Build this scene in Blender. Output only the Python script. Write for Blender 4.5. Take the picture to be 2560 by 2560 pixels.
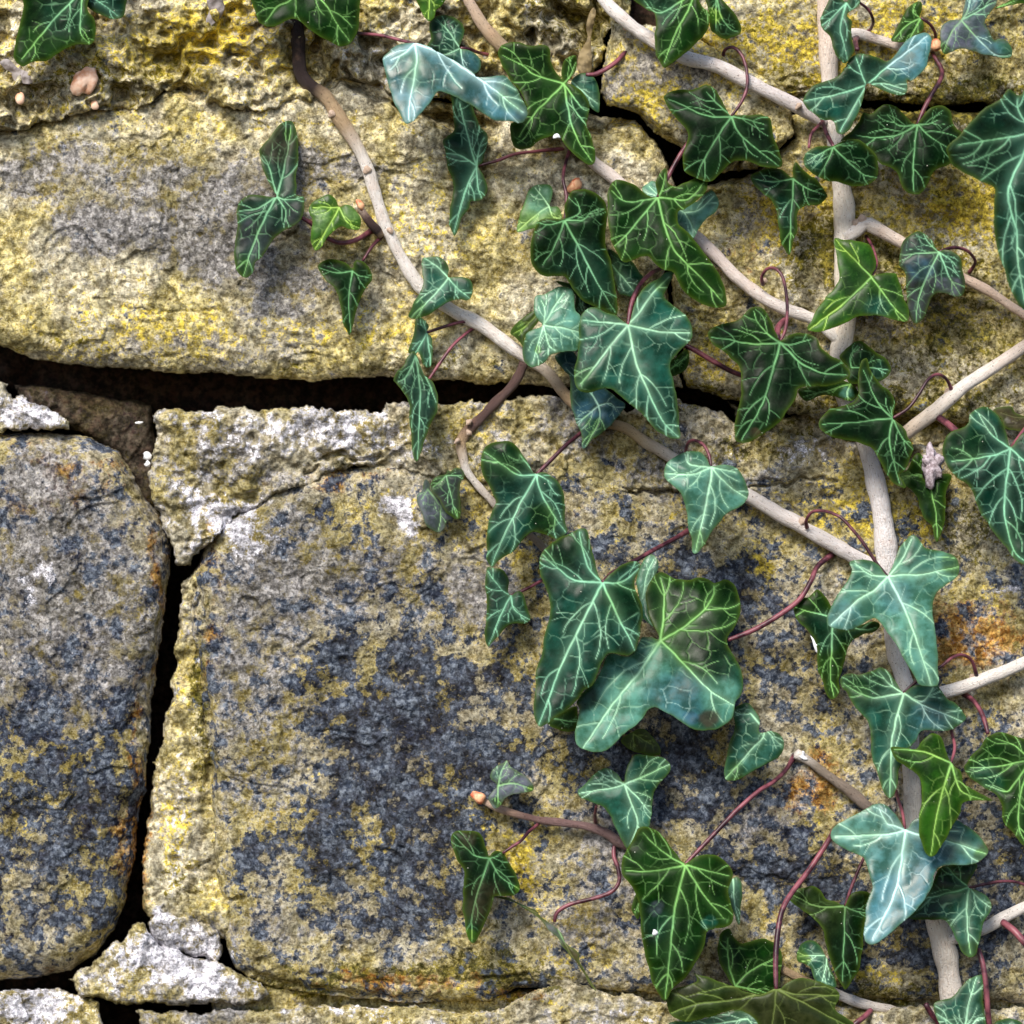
import bpy, math, random
import numpy as np
from mathutils import Vector
for _o in list(bpy.data.objects): bpy.data.objects.remove(_o)
random.seed(4)
# ---------------------------------------------------------------- camera, sky, sun, exposure
SC = bpy.context.scene
COL = SC.collection
WID = 0.36                 # metres of wall the picture spans
S = WID/2560.0             # metres per picture pixel at the wall face
DIST = 1.5
cam_d = bpy.data.cameras.new('camera'); cam = bpy.data.objects.new('camera', cam_d); COL.objects.link(cam)
cam.location = (0, -DIST, 0); cam.rotation_euler = (math.radians(90), 0, 0)
cam_d.sensor_width = 36; cam_d.lens = 36*DIST/WID
cam_d.clip_start = 0.05; cam_d.clip_end = 100
cam_d.dof.use_dof = True; cam_d.dof.focus_distance = DIST-0.012; cam_d.dof.aperture_fstop = 9.0
SC.camera = cam
SUN_EL, SUN_AZ = math.radians(43), math.radians(-22)     # azimuth measured from the camera side, negative = left
wd = bpy.data.worlds.new('World'); SC.world = wd; wd.use_nodes = True
nt = wd.node_tree; nt.nodes.clear()
sky = nt.nodes.new('ShaderNodeTexSky'); sky.sky_type = 'NISHITA'; sky.sun_disc = False
sky.sun_elevation = SUN_EL; sky.sun_rotation = math.pi+SUN_AZ*-1
bg = nt.nodes.new('ShaderNodeBackground'); bg.inputs['Strength'].default_value = 0.095
wo = nt.nodes.new('ShaderNodeOutputWorld')
nt.links.new(sky.outputs[0], bg.inputs[0]); nt.links.new(bg.outputs[0], wo.inputs[0])
sl = bpy.data.lights.new('sun', 'SUN'); sl.energy = 2.7; sl.angle = math.radians(22); sl.color = (1.0, 0.95, 0.85)
so = bpy.data.objects.new('sun', sl); COL.objects.link(so)
sd = Vector((math.sin(SUN_AZ)*math.cos(SUN_EL), -math.cos(SUN_AZ)*math.cos(SUN_EL), math.sin(SUN_EL)))
so.rotation_euler = sd.to_track_quat('Z', 'Y').to_euler(); so.location = (-.5, -1, 1)
vs = SC.view_settings; vs.view_transform = 'Standard'; vs.look = 'None'; vs.gamma = 1; vs.exposure = 0.94

# ---------------------------------------------------------------- small helpers
TILE = dict(A=(900,0,600), B=(1450,0,600), C=(1960,0,600), D=(550,250,700), E=(1250,400,600), F=(1760,500,600),
            G=(1960,800,600), H=(1000,950,600), I=(1550,1000,600), J=(1960,1300,600), K=(1250,1350,650),
            L=(1050,1850,650), M=(1560,1960,600), N=(1960,1960,600), P=(1960,500,600), Q=(0,0,1000),
            R=(0,900,1000), T=(0,1560,1000), Z=(0,0,2560))
def px(t, pts):
    ox, oy, w = TILE[t]; k = w/1932.0
    a = np.array(pts, float).reshape(-1, 2)
    return np.stack([ox+a[:,0]*k, oy+a[:,1]*k], 1)
def world(x, y, h):        # a point of the wall face, h metres in front of it, kept on its sight line
    f = 1-h/DIST
    return np.stack([(x-1280)*S*f, -h+0*x, (1280-y)*S*f], -1)
_rng = np.random.RandomState(7)
_T = _rng.rand(256, 256)
def vn(x, y, seed=0):
    x = x+seed*17.31; y = y+seed*41.77
    xi = np.floor(x).astype(int); yi = np.floor(y).astype(int)
    fx = x-xi; fy = y-yi; fx = fx*fx*fx*(fx*(fx*6-15)+10); fy = fy*fy*fy*(fy*(fy*6-15)+10)
    g = lambda a, b: _T[a & 255, b & 255]
    return (g(xi,yi)*(1-fx)+g(xi+1,yi)*fx)*(1-fy)+(g(xi,yi+1)*(1-fx)+g(xi+1,yi+1)*fx)*fy-0.5
def fbm(x, y, sc, oct=4, seed=0, gain=.5):
    r = 0; a = 1
    for o in range(oct):
        c, s_ = math.cos(o*1.1), math.sin(o*1.1)
        r = r+a*vn((x*c-y*s_)/sc, (x*s_+y*c)/sc, seed+o*3); sc /= 2.03; a *= gain
    return r
def segdist(x, y, poly, closed=True):
    p = np.asarray(poly); q = np.roll(p, -1, 0) if closed else p[1:]
    if not closed: p = p[:-1]
    best = np.full(x.shape, 1e9); bx = np.zeros(x.shape); by = np.zeros(x.shape); tt = np.zeros(x.shape)
    n = len(p)
    for i in range(n):
        ax, ay = p[i]; dx, dy = q[i]-p[i]; L = dx*dx+dy*dy+1e-9
        t = np.clip(((x-ax)*dx+(y-ay)*dy)/L, 0, 1)
        cx = ax+t*dx; cy = ay+t*dy; d = (x-cx)**2+(y-cy)**2
        m = d < best
        best = np.where(m, d, best); bx = np.where(m, cx, bx); by = np.where(m, cy, by); tt = np.where(m, (i+t)/n, tt)
    return np.sqrt(best), bx, by, tt
def inside(x, y, poly):
    p = np.asarray(poly); q = np.roll(p, -1, 0); c = np.zeros(x.shape, bool)
    for (ax, ay), (bx, by) in zip(p, q):
        if ay == by: continue
        c ^= ((ay > y) != (by > y)) & (x < (bx-ax)*(y-ay)/(by-ay)+ax)
    return c
def spline(pts, n=6, closed=False):
    p = np.asarray(pts, float); N = len(p); out = []
    rng = range(N) if closed else range(N-1)
    for i in rng:
        if closed: a, b, c, d = p[i-1], p[i], p[(i+1) % N], p[(i+2) % N]
        else: a, b, c, d = p[max(i-1,0)], p[i], p[i+1], p[min(i+2,N-1)]
        for k in range(n):
            t = k/n
            out.append(.5*((2*b)+(c-a)*t+(2*a-5*b+4*c-d)*t*t+(3*b-a-3*c+d)*t**3))
    if not closed: out.append(p[-1])
    return np.array(out)
def smooth01(a, b, v):
    t = np.clip((v-a)/(b-a), 0, 1); return t*t*(3-2*t)
def mesh_np(name, co, quads, smooth=True):
    me = bpy.data.meshes.new(name)
    me.vertices.add(len(co)); me.vertices.foreach_set('co', np.asarray(co, np.float32).ravel())
    quads = np.asarray(quads, np.int32); nf = len(quads); k = quads.shape[1]
    me.loops.add(nf*k); me.loops.foreach_set('vertex_index', quads.ravel())
    me.polygons.add(nf); me.polygons.foreach_set('loop_start', np.arange(0, nf*k, k, dtype=np.int32))
    me.update(calc_edges=True); me.validate()
    me.polygons.foreach_set('use_smooth', np.full(len(me.polygons), smooth)); me.update()
    return me
def fattr(me, name, v):
    a = me.attributes.new(name, 'FLOAT', 'POINT'); a.data.foreach_set('value', np.asarray(v, np.float32).ravel())
def cattr(me, name, rgb):
    a = me.attributes.new(name, 'FLOAT_COLOR', 'POINT')
    rgb = np.asarray(rgb, np.float32); rgba = np.concatenate([rgb, np.ones((len(rgb), 1), np.float32)], 1)
    a.data.foreach_set('color', rgba.ravel())
def link(name, me, mat, parent=None, loc=None):
    o = bpy.data.objects.new(name, me); COL.objects.link(o)
    if mat: me.materials.append(mat)
    if loc is not None: o.location = loc
    if parent: o.parent = parent
    return o
def tag(o, label=None, cat=None, group=None, kind=None):
    for k, v in (('label', label), ('category', cat), ('group', group), ('kind', kind)):
        if v: o[k] = v
    return o
def grid_faces(keep_cell, nx, ny, idx):
    j, i = np.nonzero(keep_cell)
    return np.stack([idx[j,i], idx[j+1,i], idx[j+1,i+1], idx[j,i+1]], 1)

# ---------------------------------------------------------------- materials
class NB:
    def __init__(s, name):
        s.m = bpy.data.materials.new(name); s.m.use_nodes = True; s.t = s.m.node_tree; s.t.nodes.clear()
        s.out = s.t.nodes.new('ShaderNodeOutputMaterial'); s.b = s.t.nodes.new('ShaderNodeBsdfPrincipled')
        s.t.links.new(s.b.outputs[0], s.out.inputs[0])
        s.tc = s.t.nodes.new('ShaderNodeTexCoord')
    def set(s, sock, v):
        if isinstance(v, bpy.types.NodeSocket): s.t.links.new(v, sock)
        elif isinstance(v, tuple) and len(v) == 3 and sock.type == 'RGBA': sock.default_value = (*v, 1)
        else: sock.default_value = v
    def math(s, op, a, b=0.0, c=0.0, clamp=False):
        n = s.t.nodes.new('ShaderNodeMath'); n.operation = op; n.use_clamp = clamp
        s.set(n.inputs[0], a); s.set(n.inputs[1], b)
        if op in ('MULTIPLY_ADD',): s.set(n.inputs[2], c)
        return n.outputs[0]
    def noise(s, scale, detail=4, rough=.6, dist=0, vec=None):
        n = s.t.nodes.new('ShaderNodeTexNoise'); n.inputs['Scale'].default_value = scale
        n.inputs['Detail'].default_value = detail; n.inputs['Roughness'].default_value = rough; n.inputs['Distortion'].default_value = dist
        s.t.links.new(vec or s.tc.outputs['Object'], n.inputs['Vector']); return n.outputs['Fac']
    def vor(s, scale, feat='F1', vec=None):
        n = s.t.nodes.new('ShaderNodeTexVoronoi'); n.feature = feat; n.inputs['Scale'].default_value = scale
        s.t.links.new(vec or s.tc.outputs['Object'], n.inputs['Vector']); return n.outputs['Distance']
    def mapr(s, v, a, b, c=0.0, d=1.0, smooth=True):
        n = s.t.nodes.new('ShaderNodeMapRange'); n.interpolation_type = 'SMOOTHSTEP' if smooth else 'LINEAR'
        s.set(n.inputs[0], v)
        for i, q in enumerate((a, b, c, d)): s.set(n.inputs[1+i], q)
        return n.outputs[0]
    def mix(s, f, a, b, mode='MIX'):
        n = s.t.nodes.new('ShaderNodeMix'); n.data_type = 'RGBA'; n.blend_type = mode
        s.set(n.inputs[0], f); s.set(n.inputs[6], a); s.set(n.inputs[7], b); return n.outputs[2]
    def attr(s, name, typ='GEOMETRY', out='Fac'):
        n = s.t.nodes.new('ShaderNodeAttribute'); n.attribute_type = typ; n.attribute_name = name; return n.outputs[out]
    def sep(s, v):
        n = s.t.nodes.new('ShaderNodeSeparateColor'); s.t.links.new(v, n.inputs[0]); return n.outputs
    def bump(s, h, strength=.5, dist=.001, nrm=None):
        n = s.t.nodes.new('ShaderNodeBump'); n.inputs['Strength'].default_value = strength; n.inputs['Distance'].default_value = dist
        s.t.links.new(h, n.inputs['Height'])
        if nrm: s.t.links.new(nrm, n.inputs['Normal'])
        return n.outputs[0]
    def fin(s, col, rough, nrm=None, spec=.5):
        s.set(s.b.inputs['Base Color'], col); s.set(s.b.inputs['Roughness'], rough)
        s.set(s.b.inputs['Specular IOR Level'], spec)
        if nrm: s.t.links.new(nrm, s.b.inputs['Normal'])
        return s.m

def stone_material():
    b = NB('lichened_sandstone')
    m1 = b.sep(b.attr('m1', out='Color')); m2 = b.sep(b.attr('m2', out='Color'))
    big = b.noise(70, 5, .65); mid = b.noise(330, 5, .7); mid2 = b.noise(480, 5, .7, .6)
    fine = b.noise(1500, 3, .7); grain = b.noise(1150, 2, .6); grain2 = b.noise(900, 3, .7); cell = b.vor(1500)
    lowc = b.noise(150, 4, .6)
    def th(mask, parts, lo, hi):        # stain cover: its mask broken up by noise
        v = mask
        for n, k in parts: v = b.math('ADD', v, b.math('MULTIPLY_ADD', n, k, -.5*k))
        return b.mapr(v, lo, hi)
    col = b.mix(b.mapr(mid, .38, .62), (.30, .23, .065), (.68, .58, .27))
    col = b.mix(b.math('MULTIPLY', b.mapr(b.noise(38, 4, .6), .42, .58), .70), col, b.mix(b.mapr(mid, .40, .60), (.32, .28, .22), (.70, .65, .55)))
    col = b.mix(b.math('MULTIPLY', b.mapr(fine, .50, .66), .5), col, (.82, .73, .50))
    pale = b.math('MULTIPLY', b.mapr(cell, .26, .12), b.mapr(grain, .50, .60))
    col = b.mix(b.math('MULTIPLY', pale, .35), col, (.86, .78, .60))
    col = b.mix(th(m1[1], ((mid2, 2.0), (lowc, 1.2), (fine, .5)), .28, .58), col, b.mix(b.mapr(mid2, .38, .60), (.25, .175, .008), (.70, .54, .085)))
    col = b.mix(th(m2[1], ((big, 1.5), (mid, 1.3), (fine, .4)), .22, .50), col, b.mix(b.mapr(mid2, .4, .6), (.30, .12, .022), (.72, .42, .12)))
    col = b.mix(b.math('MULTIPLY', th(m2[2], ((lowc, 1.8), (mid, 1.3), (fine, .4)), .18, .50), .88), col, b.mix(b.mapr(mid2, .38, .62), (.070, .067, .078), (.33, .315, .325)))
    col = b.mix(b.math('MULTIPLY', th(m2[0], ((mid2, 1.8), (lowc, 1.0), (fine, .8)), .28, .54), .9), col, b.mix(b.mapr(mid, .42, .62), (.036, .036, .004), (.30, .235, .02)))
    col = b.mix(b.math('MULTIPLY', th(m1[0], ((big, 1.7), (lowc, 1.9), (mid, 1.5), (fine, .30)), .23, .50), .95), col, b.mix(b.mapr(lowc, .36, .64), b.mix(b.mapr(mid2, .4, .64), (.006, .008, .022), (.036, .048, .098)), b.mix(b.mapr(mid2, .4, .64), (.020, .028, .046), (.12, .14, .175))))
    col = b.mix(th(m1[2], ((lowc, 1.0), (mid, 1.6), (fine, .6)), .22, .48), col, b.mix(b.mapr(fine, .36, .6), (.36, .35, .39), (.76, .73, .78)))
    # mottled weathering, then dark sand grains
    col = b.mix(1.0, col, b.mapr(lowc, .36, .64, .48, 1.36), 'MULTIPLY')
    col = b.mix(1.0, col, b.mapr(b.noise(500, 3, .6), .36, .58, .58, 1.14), 'MULTIPLY')
    col = b.mix(1.0, col, b.mapr(grain, .33, .48, .55, 1.05), 'MULTIPLY')
    mud_depth = b.attr('mud_depth')
    col = b.mix(mud_depth, col, b.mix(b.mapr(mid, .4, .65), (.005, .003, .004), (.045, .020, .015)))
    hgt = b.math('ADD', b.math('MULTIPLY', mid, .9), b.math('ADD', b.math('MULTIPLY', fine, .45), b.math('MULTIPLY', grain, .35)))
    nr = b.bump(hgt, .85, .0011)
    return b.fin(col, .9, nr, .06)
def leaf_material():
    b = NB('ivy_leaf')
    lam = b.attr('lam', out='Color'); v = b.attr('vein'); halo = b.attr('halo'); rim = b.attr('rim')
    vc = b.attr('vcol', out='Color')
    n1 = b.noise(180, 4, .6); n2 = b.noise(1400, 3, .6)
    col = b.mix(b.mapr(n1, .35, .68), b.mix(1.0, lam, (.45, .55, .45), 'MULTIPLY'), b.mix(1.0, lam, (1.5, 1.4, 1.5), 'MULTIPLY'))
    col = b.mix(b.math('MULTIPLY', b.mapr(n2, .55, .7), .02), col, vc)
    col = b.mix(b.math('MULTIPLY', halo, .21, clamp=True), col, vc)
    col = b.mix(b.math('MULTIPLY', rim, .45), col, (.10, .16, .02))
    col = b.mix(v, col, vc)
    sp = b.mapr(b.vor(170), .035, .02)
    col = b.mix(b.math('MULTIPLY', sp, .8), col, (.6, .6, .5))
    nr = b.bump(b.math('MULTIPLY_ADD', n1, .8, b.math('MULTIPLY', n2, .22)), .12, .0006)
    m = b.fin(col, b.mapr(n1, .3, .7, .24, .38), nr, b.attr('gloss'))
    return m
def bark_material():
    b = NB('ivy_bark')
    base = b.attr('lam', out='Color')
    mp = b.t.nodes.new('ShaderNodeCombineXYZ'); b.t.links.new(b.attr('along'), mp.inputs[0]); b.t.links.new(b.attr('round'), mp.inputs[1])
    s1 = b.noise(6, 5, .65, .3, mp.outputs[0]); blot = b.noise(120, 4, .6); fn = b.noise(1500, 3, .6)
    col = b.mix(b.mapr(s1, .42, .62), b.mix(1.0, base, (.93, .88, .84), 'MULTIPLY'), base)
    col = b.mix(b.math('MULTIPLY', b.mapr(blot, .56, .72), .25), col, (.55, .30, .17))
    col = b.mix(b.math('MULTIPLY', b.mapr(s1, .39, .34), .6), col, b.mix(1.0, base, (.42, .30, .22), 'MULTIPLY'))
    col = b.mix(b.mapr(fn, .38, .31), col, b.mix(1.0, base, (.25, .2, .18), 'MULTIPLY'))
    nr = b.bump(b.math('MULTIPLY_ADD', s1, 1.0, b.math('MULTIPLY', fn, .5)), 1.0, .0010)
    return b.fin(col, .62, nr, .35)
def plain(name, c1, c2, rough=.6, scale=400):
    b = NB(name); n = b.noise(scale, 4, .6)
    return b.fin(b.mix(b.mapr(n, .38, .62), c1, c2), rough, b.bump(n, .5, .0006), .4)
M_STONE = stone_material(); M_LEAF = leaf_material(); M_BARK = bark_material()
M_PET = plain('petiole_skin', (.030, .006, .013), (.25, .075, .095), .40, 110)
M_BUD = plain('bud_scale', (.55, .13, .06), (.80, .45, .25), .5, 300)

# ---------------------------------------------------------------- the stone wall
# stains: Z-tile x, y, radius x, radius y, kind, strength
PATCH = [
 # upper block: grey weathering
 (290,440,110,45,'g',.6),(165,425,55,40,'g',.6),(245,420,40,40,'g',.5),(430,470,90,50,'g',.6),(390,500,60,40,'g',.4),(500,660,90,30,'g',.3),(270,665,120,30,'g',.32),
 (580,310,50,40,'g',.5),(150,270,120,25,'w',.18),(520,560,120,40,'g',.30),(620,440,60,60,'g',.18),(60,430,80,110,'w',.10),(250,330,230,50,'g',.34),(460,380,120,60,'g',.34),(60,330,60,40,'g',.4),(230,600,200,50,'o',.2),(500,640,250,50,'o',.22),(200,660,200,25,'o',.25),
 (700,600,150,80,'o',.15),(800,400,150,120,'o',.20),(400,220,300,22,'o',.22),(100,640,160,22,'n',.25),(500,690,350,18,'n',.22),
 (700,330,60,35,'g',.4),(555,590,22,18,'g',.6),(560,520,40,30,'g',.3),(1000,440,60,60,'g',.15),(850,680,160,30,'n',.2),
 # top mortar
 (200,120,250,70,'o',.22),(420,60,120,60,'o',.30),(120,160,120,40,'n',.30),(300,140,120,40,'n',.25),(40,60,60,60,'w',.20),
 (560,60,60,40,'w',.25),(700,110,90,60,'w',.28),(860,150,60,50,'w',.25),(1000,40,60,50,'w',.30),(1090,40,80,60,'n',.40),
 (1230,170,120,80,'o',.42),(1180,140,80,30,'g',.28),(1300,130,80,25,'g',.35),
 # right upper
 (1450,80,140,80,'o',.34),(1700,60,160,60,'o',.36),(1620,150,90,40,'o',.30),(1850,200,140,70,'n',.42),(1700,210,120,30,'n',.45),
 (1500,150,60,30,'n',.30),(1420,50,60,30,'n',.15),(1880,90,60,60,'d',.28),
 (1480,400,90,70,'o',.40),(1540,300,60,70,'r',.24),(1400,480,80,60,'r',.16),(1470,330,50,40,'g',.15),(1550,470,40,60,'n',.35),(1420,430,25,30,'g',.3),
 (1780,420,150,120,'o',.25),(1720,520,140,60,'n',.30),(1760,600,120,50,'g',.35),(1800,640,120,60,'n',.30),(1680,760,200,30,'n',.40),(1850,380,80,50,'o',.30),
 (1350,680,100,60,'o',.3),(1300,760,90,20,'n',.4),
 # pale mortar band
 (560,830,260,50,'w',.16),(900,800,120,50,'o',.30),(1100,800,60,60,'g',.25),(380,960,60,60,'w',.26),(640,800,120,30,'w',.12),
 (420,860,90,50,'g',.25),(350,930,60,40,'r',.14),(840,850,90,35,'n',.28),(1180,850,90,60,'d',.30),(1400,850,120,40,'n',.40),(1600,880,140,40,'o',.28),(1350,900,60,30,'w',.1),
 (600,870,100,25,'n',.3),(930,890,100,25,'o',.3),(1300,880,90,25,'g',.3),(1500,860,60,40,'w',.12),
 # left block
 (80,880,70,120,'r',.16),(160,900,120,60,'r',.20),(60,920,60,60,'g',.35),(110,1000,70,90,'g',.45),(60,1150,90,130,'g',.35),(180,1150,120,150,'g',.36),
 (100,1300,120,80,'g',.50),(60,1100,22,60,'w',.34),(90,1060,20,40,'w',.30),(10,1200,30,70,'o',.35),(230,1340,70,50,'d',.30),(60,1430,110,80,'d',.22),
 (210,1470,60,90,'d',.34),(120,1500,100,40,'d',.20),(130,1440,60,60,'o',.25),(60,1620,110,60,'d',.30),(140,1720,90,60,'d',.28),(70,1560,40,30,'o',.30),
 (20,1760,60,60,'d',.2),(270,1300,25,60,'w',.15),(270,1050,40,150,'o',.22),(200,960,60,80,'o',.12),(160,1250,60,40,'w',.06),
 (300,1150,14,150,'r',.45),(262,1450,16,200,'r',.45),(240,1620,22,90,'r',.4),(120,1560,150,120,'d',.25),(60,1300,120,120,'d',.16),
 # big lower block
 (475,1010,48,48,'w',.62),(410,1150,25,180,'r',.34),(765,965,42,38,'w',.65),(640,900,160,24,'r',.34),(560,980,60,40,'g',.3),(520,930,90,20,'r',.2),
 (800,950,160,30,'o',.25),(620,970,30,30,'d',.26),(470,1090,50,60,'g',.5),(560,1130,90,70,'g',.32),(600,1060,90,50,'g',.25),(700,1080,80,60,'g',.3),
 (690,1230,90,60,'d',.36),(640,1330,70,60,'d',.26),(740,1330,110,80,'d',.42),(690,1440,100,90,'d',.44),(780,1430,90,80,'d',.36),(660,1560,100,60,'d',.30),
 (820,1250,120,70,'d',.32),(900,1330,80,60,'d',.22),(720,1600,140,60,'d',.42),(560,1620,100,60,'d',.26),(620,1700,140,50,'d',.22),(860,1480,100,70,'d',.32),
 (940,1420,60,80,'d',.2),(1000,1250,40,80,'d',.2),(820,1650,70,90,'d',.34),(760,1720,90,40,'d',.22),(700,1120,60,30,'d',.2),(880,1110,90,60,'g',.3),
 (480,1400,70,120,'g',.20),(560,1370,60,60,'n',.12),(560,1300,80,40,'g',.25),(450,1250,50,60,'g',.3),(610,1470,60,60,'o',.15),
 (1290,1070,70,60,'d',.46),(1400,1100,70,50,'d',.40),(1200,1040,60,40,'d',.24),(1430,1070,34,42,'o',.60),(1330,980,80,40,'o',.30),(1000,1030,160,60,'o',.30),(1120,960,80,30,'r',.28),
 (1480,1180,70,80,'d',.22),(1400,1230,40,60,'r',.2),(1600,960,140,40,'o',.42),(1770,960,120,40,'n',.25),(1840,1020,100,60,'n',.38),(1720,1030,60,40,'o',.25),
 (1820,1180,120,70,'r',.44),(1870,1150,50,60,'o',.3),(1910,1130,40,20,'w',.35),(1780,1250,50,40,'r',.2),(1500,1270,70,70,'d',.30),(1600,1300,40,40,'n',.3),(1500,1500,90,50,'r',.42),(1850,1230,60,50,'r',.5),(1560,1450,60,60,'r',.35),(1700,1000,90,50,'o',.4),
 (1270,1440,100,80,'d',.55),(1140,1440,90,60,'d',.46),(1360,1500,80,70,'d',.34),(1340,1440,20,26,'o',.60),(1180,1560,80,60,'g',.3),(1500,1560,50,40,'o',.35),(1440,1560,70,50,'g',.3),
 (1380,1600,90,50,'d',.34),(1470,1640,70,50,'d',.38),(1320,1620,60,60,'w',.08),(1540,1680,60,50,'d',.36),(1540,1830,60,40,'d',.28),(1700,1740,110,60,'d',.40),(1860,1800,100,60,'d',.42),
 (1880,1650,70,80,'d',.34),(1860,1480,60,50,'d',.25),(1000,1640,60,90,'o',.36),(900,1560,40,30,'o',.35),(980,1620,30,60,'o',.4),(1000,1590,30,26,'d',.30),(1130,1720,60,60,'g',.30),
 (1090,1800,90,50,'o',.34),(960,1800,120,60,'n',.28),(760,1850,260,24,'r',.28),(620,1850,200,26,'n',.50),(820,1870,200,22,'r',.35),(950,1840,180,24,'n',.35),(950,1880,120,16,'o',.4),
 (1620,1840,140,22,'o',.45),(1700,1870,200,18,'n',.5),(1420,1780,60,60,'w',.05),(850,1620,30,160,'d',.15),(500,1750,90,40,'g',.2),
 # strip left of the big block, wedges, bottom blocks
 (376,1350,16,90,'n',.34),(384,1470,18,80,'n',.28),(330,1550,30,80,'o',.2),(330,1480,20,60,'w',.1),(340,1680,50,60,'n',.30),(385,1250,20,120,'n',.35),
 (330,1810,110,40,'w',.42),(260,1800,60,60,'r',.08),(300,1760,40,40,'w',.35),(400,1860,90,20,'w',.35),(360,1750,50,30,'g',.2),
 (60,1900,100,40,'w',.25),(400,1905,120,30,'g',.32),(560,1915,70,22,'w',.15),(700,1915,90,25,'w',.15),(1050,1895,70,30,'o',.2),(1200,1910,60,20,'w',.18),
 (70,765,60,40,'w',.30),(1500,1905,60,20,'o',.3),
]
# cracks and hollows carved in: Z-tile polyline, half width (px), depth (mm)
CRACK = [
 ([(1150,240),(1200,215),(1245,255),(1290,288),(1330,310),(1345,345)],10,6),
 ([(1500,190),(1530,178)],9,6),([(1440,165),(1500,170),(1545,160)],4,2),
 ([(1310,330),(1380,345),(1400,300)],8,7),([(1330,370),(1360,360)],8,5),
 ([(1180,922),(1230,930),(1300,932),(1380,918)],4,3.2),([(1420,918),(1480,912),(1525,905),(1580,912)],4,3),([(1700,925),(1790,935)],3,2),
 ([(600,870),(640,855),(660,868),(720,862)],7,3.5),([(575,895),(600,880)],5,2.5),([(180,565),(300,590),(410,585)],4,1.0),([(480,745),(560,748)],3,1),
 ([(440,470),(520,455),(560,440)],3,.8),([(820,880),(840,905)],4,1.4),([(1080,250),(1130,245)],8,3),
 ([(330,175),(345,165),(360,178)],13,6),([(215,210),(160,195)],5,2),([(430,100),(470,105),(475,130)],9,4),([(355,135),(345,150)],9,5),([(520,140),(560,130),(600,150)],6,4),
 ([(1050,22),(1085,32),(1110,60)],26,16),([(1000,60),(1010,80)],12,7),([(1120,5),(1135,100)],12,5),([(960,45),(985,70),(1000,60)],9,5),([(745,200),(790,215),(850,220),(900,235)],15,9),([(620,165),(650,150),(680,165),(730,190)],12,6),
 ([(840,225),(930,240)],16,6),([(1150,700),(1250,740)],6,2),([(70,1425),(160,1400),(220,1375)],3,.7),([(375,1200),(382,1300),(398,1380),(392,1480)],10,2.2),
 ([(372,1170),(377,1110)],9,3),([(360,1680),(400,1690),(460,1700)],7,2.0),([(470,1835),(560,1862),(700,1880),(830,1888)],9,3),([(880,1850),(1000,1840)],6,1.6),
 ([(1290,250),(1500,275)],5,1.2),([(600,1380),(640,1375)],3,1),([(560,1835),(760,1855),(960,1840)],5,1.2),([(330,1620),(360,1640),(400,1630)],9,3),([(250,255),(330,262)],5,1.0),
 ([(1280,360),(1270,450),(1262,520),(1272,640)],7,3),
]
_cr = [(px('Z', p), w, d) for p, w, d in CRACK]
_pt = [(x*2560/1932, y*2560/1932, rx*2560/1932, ry*2560/1932, k, s_) for x, y, rx, ry, k, s_ in PATCH]
wall = bpy.data.objects.new('stone_wall', None); COL.objects.link(wall); wall.location = (0, 0.05, -.18)
tag(wall, 'weathered yellow and grey sandstone wall with crumbling mortar behind the ivy', 'wall')
WO = np.array([0, 0.05, -.18])
STEP = 3.0
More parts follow.
